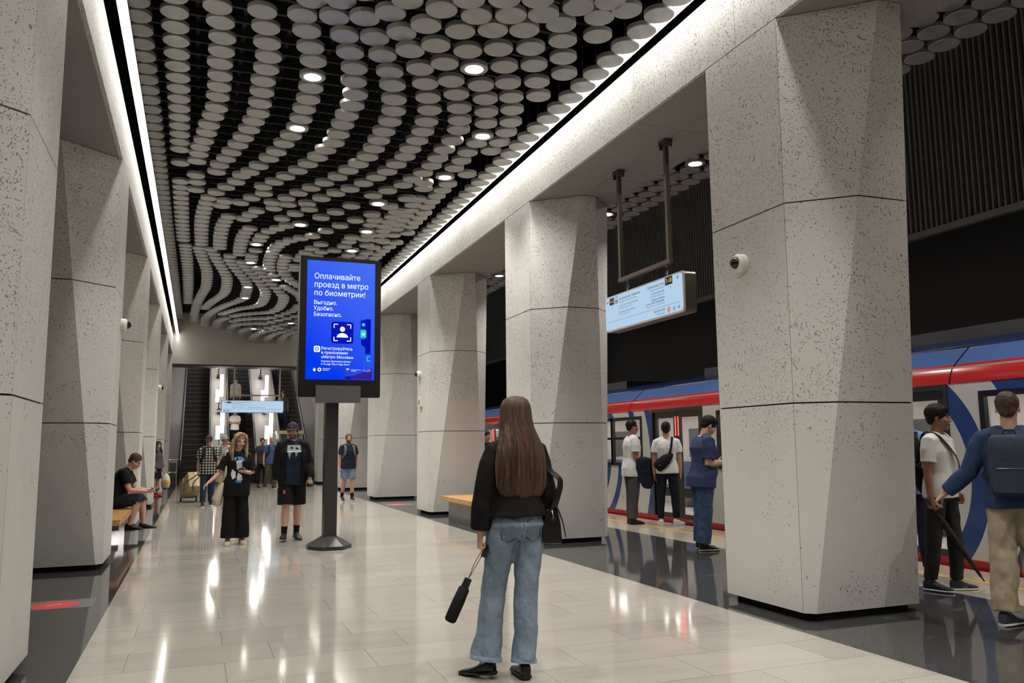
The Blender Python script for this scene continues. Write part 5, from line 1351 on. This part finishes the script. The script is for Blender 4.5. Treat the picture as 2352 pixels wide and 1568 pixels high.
for dy in (-.09, .07): m.tube([c0 + V((.03, dy, .90)), V((sh.x-.02, sh.y + dy*.8, sh.z-.25)), V((sh.x-.03, sh.y + dy*.5, sh.z + .02)), V((sh.x, sh.y, sh.z + .085))], [(.016, .004)]*4, 6)
m.build('handles', canvas, t, 60)
CM = person('man in a dark cap, open black hoodie and black shorts walking this way', (1.395, 13.2, 0), .03, h=1.76, girth=1.12, shoulders=.96, vox=.007, head=(-16, 7, -3), lean=(2, 0),
    R_arm=((-.17, .10, -1), (.0, -.10, -1)), L_arm=((.20, .06, -1), (.08, -.50, -.85)), R_leg=((-.02, -.13, -1), (-.03, .04, -1)), L_leg=((.01, .09, -1), (.01, .20, -1)), R_foot=(-14, 8), L_foot=(10, -8), curl=(.9, .5), palm=((0, 0, -1), None), beard=True, hairspec=('crop', 'black'),
    wear=[('pants', fab('black_short', (14, 14, 15)), .93, [(0, .118), (.5, .118), (.93, .120)], .09, .018, 'shorts', .010), ('top', fab('navy_tee', (24, 34, 54)), .5, -.12, .022, 'shirt', .01, .016, .50, .006), ('jacket', fab('black_hoodie', (12, 12, 14))),
          ('cap', fab('cap_navy', (38, 36, 50)), fab('cap_brim', (30, 26, 34)), plain('cap_badge_pink', (206, 96, 96), .7)), ('shoes', plain('black_trainer', (13, 13, 14), .6), plain('black_sole', (16, 16, 17), .6), 'sneaker', fab('black_sock', (13, 13, 14)))])
gy = plain('print_grey', (150, 156, 160), .8)
for pl, mt in (([(-.10, .49), (.10, .49), (.115, .40), (-.115, .40)], gy), ([(-.115, .402), (.115, .402), (.115, .383), (-.115, .383)], wht), ([(-.10, .383), (-.04, .383), (-.055, .34), (-.075, .28), (-.085, .33)], gy), ([(.005, .383), (.055, .383), (.04, .33), (.02, .31)], gy), ([(-.05, .47), (-.01, .46), (-.03, .425), (-.06, .44)], FB['navy_tee']), ([(.02, .465), (.07, .44), (.05, .42), (.02, .43)], FB['navy_tee'])):
    patch_on(CM, CM['shirt'], pl, 'shirt_print', mt, 1, .004 if mt is not FB['navy_tee'] else .006, .0035)
patch_on(CM, CM['trousers'], [(-.155, -.19), (-.12, -.19), (-.115, -.24), (-.15, -.245)], 'shorts_badge', plain('badge_red', (190, 70, 66), .7), 1, .004, .003)
c = wpt(CM, CM['J']['gripL']); t = thing('black_pouch', 'small black object held in the capped man\'s left hand', 'pouch', c); m = MB(); m.ell(c, (.06, .045, .032)); m.build('pouch_body', plain('pouch', (18, 18, 19), .5), t, 60); m = MB(); m.tube([c + V((.03, 0, .02)), c + V((.06, .03, .05)), c + V((.02, .04, .06))], .006, 6); m.build('loop', M['black'], t, 60)

# ---------------------------------------------------------------- people in the middle distance
OUT = plain('sole_white', (204, 202, 196), .6); BLK = plain('shoe_black', (13, 13, 14), .6)
CK = person('man in a dark cap and black and white checked shirt pulling a hand truck', (.27, 21.8, 0), .08, h=1.71, vox=.011, head=(-6, 6, 0), skin='tan', fine_hand=False, R_arm=((-.16, .14, -1), (-.03, .06, -1)), L_arm=((.2, -.05, -1), (.0, -.30, -1)), L_leg=((.02, .05, -1), (.02, .30, -1)), R_leg=((-.02, -.12, -1), (-.02, .0, -1)), hairspec=('short', 'black'),
    wear=[('pants', den4, 1.93, [(0, .098), (1, .076), (1.93, .07)], .09, .014, 'jeans'), ('top', fab_plaid(), .72, -.14, .02, 'shirt', .02, .02), ('cap', fab('cap_black', (32, 31, 32)), fab('cap_black_brim', (26, 25, 26))), ('shoes', BLK, OUT)])
backpack(CK, 'dark backpack worn by the man in the checked shirt', fab('pack_black', (16, 16, 18)), fab('strap_black', (26, 26, 28)))
t = thing('hand_truck', 'small two wheeled hand truck tilted behind the man in the checked shirt', 'hand truck', (-.1, 23.6, 0))
m = MB(); hnd = wpt(CK, CK['J']['gripR'])
for dx in (-.12, .12): m.tube([V((-.17+dx, 24.25, .14)), V((-.17+dx*.9, 23.2, .52)), V((hnd.x+dx*.35, hnd.y+.25, hnd.z))], .013, 8)
m.tube([V((hnd.x-.05, hnd.y+.25, hnd.z)), hnd, V((hnd.x+.05, hnd.y+.25, hnd.z))], .013, 8); m.tube([(-.32, 24.25, .10), (-.02, 24.25, .10)], .012, 8); m.build('frame', M['grid'], t, 60)
for x in (-.36, .03): m = MB(); m.lathe((x, 24.25, .09), (1, 0, 0), [(-.02, .03), (-.02, .088), (-.012, .09), (.012, .09), (.02, .088), (.02, .03)], 20); m.build('wheel', BLK, t, 40)
card = plain('cardboard', (170, 150, 112), .75); RB = Matrix.Rotation(.3, 3, 'Z') @ Matrix.Rotation(-math.radians(24), 3, 'X')
for i, (dy, dz, lab) in enumerate(((-.14, .37, 'lower cardboard box on the tilted hand truck'), (-.50, .54, 'upper cardboard box on the tilted hand truck'))):
    c = V((-.19 - dy*.35, 24.25+dy, dz)); t = thing('cardboard_box', lab, 'box', c); m = MB(); m.obox(c, (.44, .38, .40), RB); m.build('carton', card, t)
    m = MB(); m.obox(c + RB @ V((0, 0, .2015)), (.06, .382, .002), RB); m.obox(c + RB @ V((0, -.1915, 0)), (.06, .002, .40), RB); m.build('tape', plain('tape', (196, 182, 140), .4), t)
    m = MB(); m.obox(c + RB @ V((.13, -.1915, .06)), (.1, .002, .07), RB); m.build('paper_label', M['white'], t)
ST = person('man in a grey cap and striped shirt just behind the checked shirt', (.70, 23.6, 0), .1, h=1.74, girth=1.15, vox=.012, skin='tan', fine_hand=False, head=(-10, 0, 0), hairspec=('buzz', 'short'),
    wear=[('pants', fab('beige_short', (150, 134, 112)), .95, [(0, .11), (.95, .1)], .09, .014, 'shorts'), ('top', fab_stripe(), .6, -.12, .02, 'shirt', .015, .02), ('cap', fab('cap_grey', (112, 114, 116)), fab('cap_grey_brim', (96, 98, 100))), ('shoes', BLK, OUT)])
backpack(ST, 'grey backpack straps on the man in the striped shirt', fab('pack_grey', (70, 72, 76)), fab('strap_grey', (78, 80, 84)))
person('dark haired person in black behind the fair haired woman', (.98, 29.5, 0), 0, h=1.72, vox=.016, skin='tan', fine_hand=False, hairspec=('short', 'black'), wear=[('pants', blk2, 1.93), ('top', blk2, .6), ('shoes', BLK, BLK)])
BD = person('bald man in a blue t-shirt and grey trousers walking in from the escalators', (2.44, 30.2, 0), .35, h=1.80, vox=.014, skin='tan', fine_hand=False, head=(10, 0, 0), R_arm=((-.2, .1, -1), (-.1, -.15, -1)), L_leg=((.02, -.12, -1), (.02, .05, -1)), R_leg=((-.02, .12, -1), (-.02, .35, -1)), hairspec=None,
    wear=[('pants', fab('grey_green', (74, 74, 66)), 1.93), ('top', fab('blue_tee', (62, 78, 120)), .62), ('shoes', BLK, OUT)])
backpack(BD, 'dark backpack on the bald man in blue', FB['pack_black'], FB['strap_black'])
person('man half hidden behind the bald man in blue', (2.24, 31.6, 0), .2, h=1.76, vox=.016, skin='tan', fine_hand=False, hairspec=('crop', 'black'), wear=[('pants', blk2, 1.93), ('top', fab('grey_dark', (52, 52, 56)), .62), ('shoes', BLK, BLK)])
person('man half hidden behind the shoulder of the capped man', (3.40, 30.0, 0), -.1, h=1.76, vox=.016, skin='tan', fine_hand=False, hairspec=('crop', 'short'), wear=[('pants', den4, 1.93), ('top', blk2, .62), ('shoes', BLK, BLK)])
NV = person('bearded man in navy t-shirt and denim shorts right of the screen post', (3.74, 21.9, 0), .12, h=1.71, vox=.010, girth=1.08, skin='tan', fine_hand=False, beard='full', head=(-4, 0, 0), L_arm=((.17, .03, -1), (.03, -.12, -1)), L_leg=((.03, -.12, -1), (.02, .05, -1)), R_leg=((-.02, .12, -1), (-.02, .38, -1)), R_foot=(0, -20), hairspec=('crop', 'short'),
    wear=[('pants', den3, .80, [(0, .105), (.8, .102)], .09, .016, 'shorts'), ('top', fab('navy_shirt', (22, 26, 44)), .66, -.10, .018, 'shirt', .012, .014), ('shoes', BLK, OUT, 'sneaker', FB['black_sock'])])
backpack(NV, 'grey backpack worn by the bearded man in denim shorts', fab('pack_slate', (62, 66, 72)), fab('strap_slate', (88, 92, 98)))
SM = person('seated man in black t-shirt and navy shorts reading his phone on the left bench', (-1.27, 15.05, 0), PI/2 - .12, h=1.76, girth=1.1, vox=.009, sit=.585, lean=(24, 0), head=(-4, 36, 0), L_arm=((.10, -.38, -.9), (-.18, -.95, -.10)), R_arm=((-.10, -.38, -.9), (.18, -.95, -.10)), L_leg=((.14, -1, .06), (.05, -.08, -1)), R_leg=((-.14, -1, .06), (-.10, .28, -1)), L_foot=(6, 0), R_foot=(-6, 0), curl=(.6, .6), palm=((-.5, -.1, .8), (.5, -.1, .8)), hairspec=('crop', 'short'),
    wear=[('pants', fab('navy_short', (30, 36, 50)), 1.06, [(0, .115), (.5, .105), (1.06, .085)], .09, .016, 'shorts'), ('top', blk2, .62, -.10, .02, 'shirt', .014, .016), ('shoes', BLK, BLK)])
phone(SM, 'L', 'phone held by the seated man on the left bench')
LB = person('woman in a dark dress and purple grey jacket beside the far left pillars', (-1.13, 27.2, 0), .9, h=1.62, fem=True, vox=.014, skin='fair', fine_hand=False, L_arm=((.10, -.10, -1), (.0, -.3, -1)), hairspec=('long_front', 'brown', .05),
    wear=[('pants', fab('black_skirt', (26, 24, 26)), .82, [(0, .11), (.82, .12)], .1, .016, 'skirt'), ('top', fab('purple_grey', (86, 78, 90)), 1.8, -.05, .024, 'jacket', .015, .02), ('shoes', plain('red_shoe', (190, 44, 60), .6), plain('red_sole', (150, 36, 48), .6))])
c = wpt(LB, LB['J']['gripL']) + V((.10, -.1, -.05)); t = thing('carrier_bag', 'white and yellow plastic carrier bag beside the far left pillars', 'bag', c)
m = MB(); m.loft([[c + V((a_*math.cos(q), .7*a_*math.sin(q), z)) for q in (2*PI*j/14 for j in range(14))] for z, a_ in ((-.44, .06), (-.42, .11), (-.28, .135), (-.12, .11), (-.02, .05))]); m.build('bag_body', plain('carrier_white', (214, 206, 190), .4), t, 60)
m = MB(); m.ell(c + V((.02, -.075, -.26)), (.085, .03, .085)); m.build('yellow_print', plain('carrier_yellow', (222, 170, 60), .4), t, 60)
m = MB(); m.tube([c + V((-.03, 0, -.03)), c + V((-.04, .03, .06)), c + V((.03, 0, -.03))], .008, 6); m.build('handle', M['white'], t, 60)

# ---------------------------------------------------------------- on the escalators
def rider(x, y, lab, top, bottom, hair='black', arms=None, h=1.72):
    k = math.floor((y-YE)/.4); z = (k+1)*.4*TN if y > YE else 0
    kw = {} if arms is None else dict(R_arm=arms[0], L_arm=arms[1])
    return person(lab, (x, YE + k*.4 + .2 if y > YE else y, z + .004), 0, h=h, vox=.02, skin='tan', fine_hand=False, head=(0, 14, 0), hairspec=('short', hair), wear=[('pants', bottom, 1.93), ('top', top, .62), ('shoes', BLK, BLK)], **kw)
rider(1.62, 40.9, 'person in a grey t-shirt standing high on the middle escalator', fab('grey_tee', (120, 118, 114)), den4)
rider(1.52, 38.05, 'person in a white t-shirt on the middle escalator below the sign', fab('white_tee', (206, 202, 198)), blk2, 'black', (((-.1, 0, -1), (.5, -.8, .1)), ((.1, 0, -1), (-.6, -.8, .05))))
rider(1.86, 39.1, 'person in black just above the white t-shirt on the middle escalator', blk2, blk2, 'black', (((-.3, 0, -1), (-.2, -.9, .2)), ((.3, 0, -1), (.2, -.9, .2))))
rider(3.72, 39.8, 'person in blue jeans riding the right escalator behind the sign', fab('grey_mid', (96, 92, 96)), den2, 'short')
rider(3.92, 37.4, 'person in grey low on the right escalator beside the booth', fab('grey_warm', (110, 106, 100)), den4)
rider(3.72, 43.9, 'person in dark jeans highest on the right escalator', blk2, den4)

# ---------------------------------------------------------------- on the right platform
WA = person('man with earphones in a white t-shirt and grey trousers facing right by the train', (7.30, 13.1, 0), 1.42, h=1.82, vox=.009, skin='dark', lips='lip_d', head=(-2, 2, 0), lean=(1, 0), R_arm=((-.06, .02, -1), (.12, -.85, -.35)), L_arm=((.06, -.05, -1), (-.1, -.9, -.3)), L_leg=((.02, -.03, -1), (.02, .03, -1)), R_leg=((-.02, .03, -1), (-.02, .07, -1)), curl=(.8, .8), hairspec=('crop', 'black'),
    wear=[('pants', fab('grey_trouser', (66, 66, 66)), 1.95, [(0, .105), (1, .088), (1.95, .078)], .1, .014, 'trousers', .008), ('top', fab('white_shirt', (206, 206, 206)), .66, -.14, .02, 'shirt', .018, .018), ('shoes', BLK, BLK)])
m = MB(); HM = WA['HM']; m.tube([HM(-.086, .0, -.008), HM(-.085, -.012, -.06), WA['C'] + WA['side']*-.08 + WA['fr']*.11, WA['C'] - WA['u']*.1 + WA['fr']*.13], .0022, 5); m.ell(HM(-.084, -.004, -.006), (.008, .008, .008)); o = m.build('earphones', M['white'], None, 60); o.parent = WA['root']
w = (wpt(WA, WA['J']['wristR']) + wpt(WA, WA['J']['elbowR']))/2; t = thing('folded_jacket', 'dark navy jacket draped over the forearm of the man with earphones', 'jacket', w)
m = MB(); m.loft([[w + V((dx + a_*math.cos(q), b_*math.sin(q) - .02, z)) for q in (2*PI*j/18 for j in range(18))] for z, a_, b_, dx in ((-.50, .05, .04, .10), (-.46, .10, .05, .09), (-.30, .17, .06, .07), (-.10, .19, .07, .06), (.02, .17, .075, .05), (.06, .09, .05, .03))])
me = remeshed(m, 'jacket_cloth', .012, 2); wrinkle(me, .018, (9, 9, 6), 8); me2 = me
for v_ in me.vertices: v_.co -= w
add_obj(me, 'jacket_cloth', fab('navy_jacket', (26, 30, 48)), t)
WB = person('man with a black sling bag over a white t-shirt, back turned, by the train door', (7.74, 12.62, 0), 2.62, h=1.77, vox=.009, skin='tan', head=(-4, 0, 0), L_arm=((.14, .02, -1), (.02, -.12, -1)), L_leg=((.08, .0, -1), (.03, .05, -1)), R_leg=((-.07, -.04, -1), (-.03, .02, -1)), L_foot=(14, 0), R_foot=(-40, 0), hairspec=('crop', 'black'),
    wear=[('pants', fab('navy_track', (20, 22, 34)), 1.9, [(0, .1), (1, .076), (1.9, .056)], .1, .014, 'trousers', .008), ('top', FB['white_shirt'], .6, -.06, .018, 'shirt', .012, .014), ('shoes', plain('white_leather', (214, 212, 208), .45), OUT)])
def sling(D, label, zc, xc, q, body=True, lw=.022):
    f, u, sd, C, P = D['fr'], D['u'], D['side'], D['C'], D['P']; L = lambda p: wpt(D, p); gg = D['girth']
    t = thing('sling_bag', label, 'bag', L(P - f*.14))
    if body:
        c = P + u*zc - f*(.165*gg) + sd*xc; ax = (sd*q*.75 + u*.66).normalized(); bx_ = f.cross(ax)
        m = MB(); m.loft([[L(c + ax*e + bx_*(.10*k*math.cos(a)) - f*(.055*k*math.sin(a))) for a in (2*PI*j/18 for j in range(18))] for e, k in ((-.17, .45), (-.15, .9), (-.05, 1.05), (.08, .9), (.18, .5), (.22, .25))]); m.build('bag_body', fab('sling_black', (22, 22, 24)), t, 60)
        m = MB(); m.obox(L(c - f*.058 - ax*.08), (.02, .02, .012), D['RH']); m.build('buckle', M['steel'], t)
    sh = C + sd*(q*.10) + u*.04
    pts = [P + u*(zc+.12) - f*(.175*gg) + sd*(xc+q*.10), C - u*.14 - f*.150*gg + sd*(q*.07), sh - f*.085 + u*.005, sh + f*.005 + u*.02, sh + f*.075 - u*.02, C - u*.10 + f*.150*gg + sd*(q*.045), P + u*.27 + f*.163*gg - sd*(q*.06), P + u*.15 + f*.10*gg - sd*(q*.16), P + u*.10 - f*.0 - sd*(q*.215*gg), P + u*(zc-.04) - f*.14*gg - sd*(q*.13)]
    belt_path('strap', [L(p) for p in pts], lw, .005, FB.get('sling_black') or fab('sling_black', (22, 22, 24)), t, tuple(wdir(D, u)))
sling(WB, 'black sling bag on the back of the man at the train door', .14, .07, -1)
BL = person('stocky man in a blue t-shirt and jeans bent over his phone beside the near pillar', (6.36, 9.50, 0), 1.36, h=1.77, girth=1.24, vox=.008, skin='fair', lean=(5, 0), head=(2, 32, 0), R_arm=((-.10, .12, -1), (.10, -1, .10)), L_arm=((.12, -.05, -1), (-.12, -1, .06)), L_leg=((.03, -.02, -1), (.02, .04, -1)), R_leg=((-.03, .03, -1), (-.02, .09, -1)), curl=(.6, .6), palm=((-.4, 0, .8), (.4, 0, .8)), hairspec=('fringe', 'black'), shoulders=1.05,
    wear=[('pants', den2, 1.95, [(0, .112), (.6, .098), (1, .088), (1.95, .084)], .08, .016, 'jeans', .012), ('top', fab('steel_blue', (52, 58, 92)), .80, -.13, .022, 'shirt', .016, .014), ('shoes', plain('black_boot', (26, 25, 26), .5), plain('pale_sole', (170, 160, 140), .6))])
m = MB(); m.tube([BL['N'] + BL['side']*(.07*math.cos(a)) + BL['fr']*(.07*math.sin(a) - .004) - BL['u']*(.015 + .018*math.sin(a)) for a in (2*PI*j/20 for j in range(21))], .011, 8); o = m.build('collar', plain('collar_white', (206, 206, 206), .8), None, 60); o.parent = BL['root']
phone(BL, 'R', 'phone held by the stocky man in blue')
UM = person('slim man in a white t-shirt holding a long dark umbrella, right of the near pillar', (6.66, 5.95, 0), .22, h=1.73, vox=.007, skin='dark', lips='lip_d', girth=.96, head=(20, 3, 0), twist=4, R_arm=((-.12, .04, -1), (-.02, -.06, -1)), L_arm=((.14, .08, -1), (-.25, -.5, -.9)), L_leg=((.05, -.10, -1), (.03, .05, -1)), R_leg=((-.05, .10, -1), (-.03, .14, -1)), L_foot=(62, 0), R_foot=(10, 0), curl=(.6, .95), hairspec=('fringe', 'black'),
    wear=[('pants', fab('charcoal_jean', (40, 40, 41)), 1.93, [(0, .096), (1, .072), (1.93, .062)], .09, .014, 'trousers', .009), ('top', fab('white_tee_b', (210, 208, 204)), .66, -.06, .016, 'shirt', .012, .012), ('shoes', plain('navy_trainer', (34, 38, 46), .6), OUT, 'sneaker', None, plain('lace_pale', (196, 192, 184), .7))])
sling(UM, 'black strap bag worn across the slim man in white', .10, -.04, -1)
k = UM['legs']['L']; an, fd = k[2], k[3]; s_ = UM['s']; sdv = fd.cross(V((0, 0, 1)))
m = MB()
for sg in (1, -1): text_into(m, 'N', .052, an - V((0, 0, .066)) + fd*(.03 if sg > 0 else .07)*1 + sdv*(sg*.0445), tuple(fd*sg), (0, 0, 1), 0, 'LEFT', None, .02)
o = m.build('shoe_letter', plain('letter_grey', (150, 150, 150), .6), None); o.parent = UM['root']
g = wpt(UM, UM['J']['gripR']); tip = V((7.02, 5.86, .08)); ax = (tip-g).normalized()
t = thing('long_umbrella', 'long dark rolled umbrella pointing down to the right in the slim man\'s hand', 'umbrella', g)
m = MB(); m.lathe(g - ax*.14, ax, [(0, .012), (.005, .016), (.16, .015), (.17, .01)], 14); m.build('grip', plain('umbrella_grip_b', (48, 42, 38), .4), t, 50)
m = MB(); L = (tip-g).length; m.lathe(g, ax, [(.05, .012), (.09, .026), (.2, .031), (L*.6, .025), (L-.06, .013), (L-.05, .008), (L, .006)], 16); m.build('rolled_canopy', fab('umbrella_grey', (52, 46, 46)), t, 60)
BB = person('dark haired man in a light blue shirt half hidden behind the near pillar', (7.06, 6.72, 0), 2.3, h=1.77, vox=.010, skin='tan', hairspec=('short', 'black'), fine_hand=False, L_leg=((.08, -.02, -1), (.03, .05, -1)), wear=[('pants', fab('navy_chino', (28, 32, 48)), 1.95), ('top', fab('sky_shirt', (104, 130, 184)), .66, -.1, .02, 'shirt'), ('shoes', BLK, BLK)])
backpack(BB, 'black backpack on the man in the light blue shirt', FB['pack_black'], FB['strap_black'])
BP = person('man with a slate backpack and khaki trousers cut off by the right edge', (5.93, 4.62, 0), 2.22, h=1.755, girth=1.08, vox=.006, skin='fair', head=(-4, 0, 0), L_arm=((.42, .10, -.95), (.80, -.15, -.75)), R_arm=((-.2, .0, -1), (-.05, -.3, -1)), L_leg=((.06, .05, -1), (.02, .06, -1)), R_leg=((-.03, -.12, -1), (-.02, .05, -1)), L_foot=(-30, 0), curl=(.7, .4), hairspec=('crop', 'short'), shoulders=1.06,
    wear=[('pants', fab('khaki', (166, 154, 130), fold=.5), 1.93, [(0, .108), (.5, .1), (1, .092), (1.93, .088)], .09, .016, 'trousers', .016), ('top', fab('marine_knit', (44, 62, 98)), 1.88, -.06, .02, 'sweater', .006, .012, .52, .007), ('shoes', plain('grey_trainer', (62, 70, 76), .6), OUT)])
backpack(BP, 'slate grey backpack on the man cut off by the right edge', fab('pack_blue', (52, 60, 74)), fab('strap_blue', (50, 56, 68)), .31, .46, .16)
person('dark haired man in black near the train between the second and third pillars', (6.45, 18.6, 0), .4, h=1.74, vox=.014, skin='tan', fine_hand=False, hairspec=('short', 'black'), wear=[('pants', blk2, 1.93), ('top', blk2, .8), ('shoes', BLK, BLK)])

bpy.data.scenes.remove(TMP)
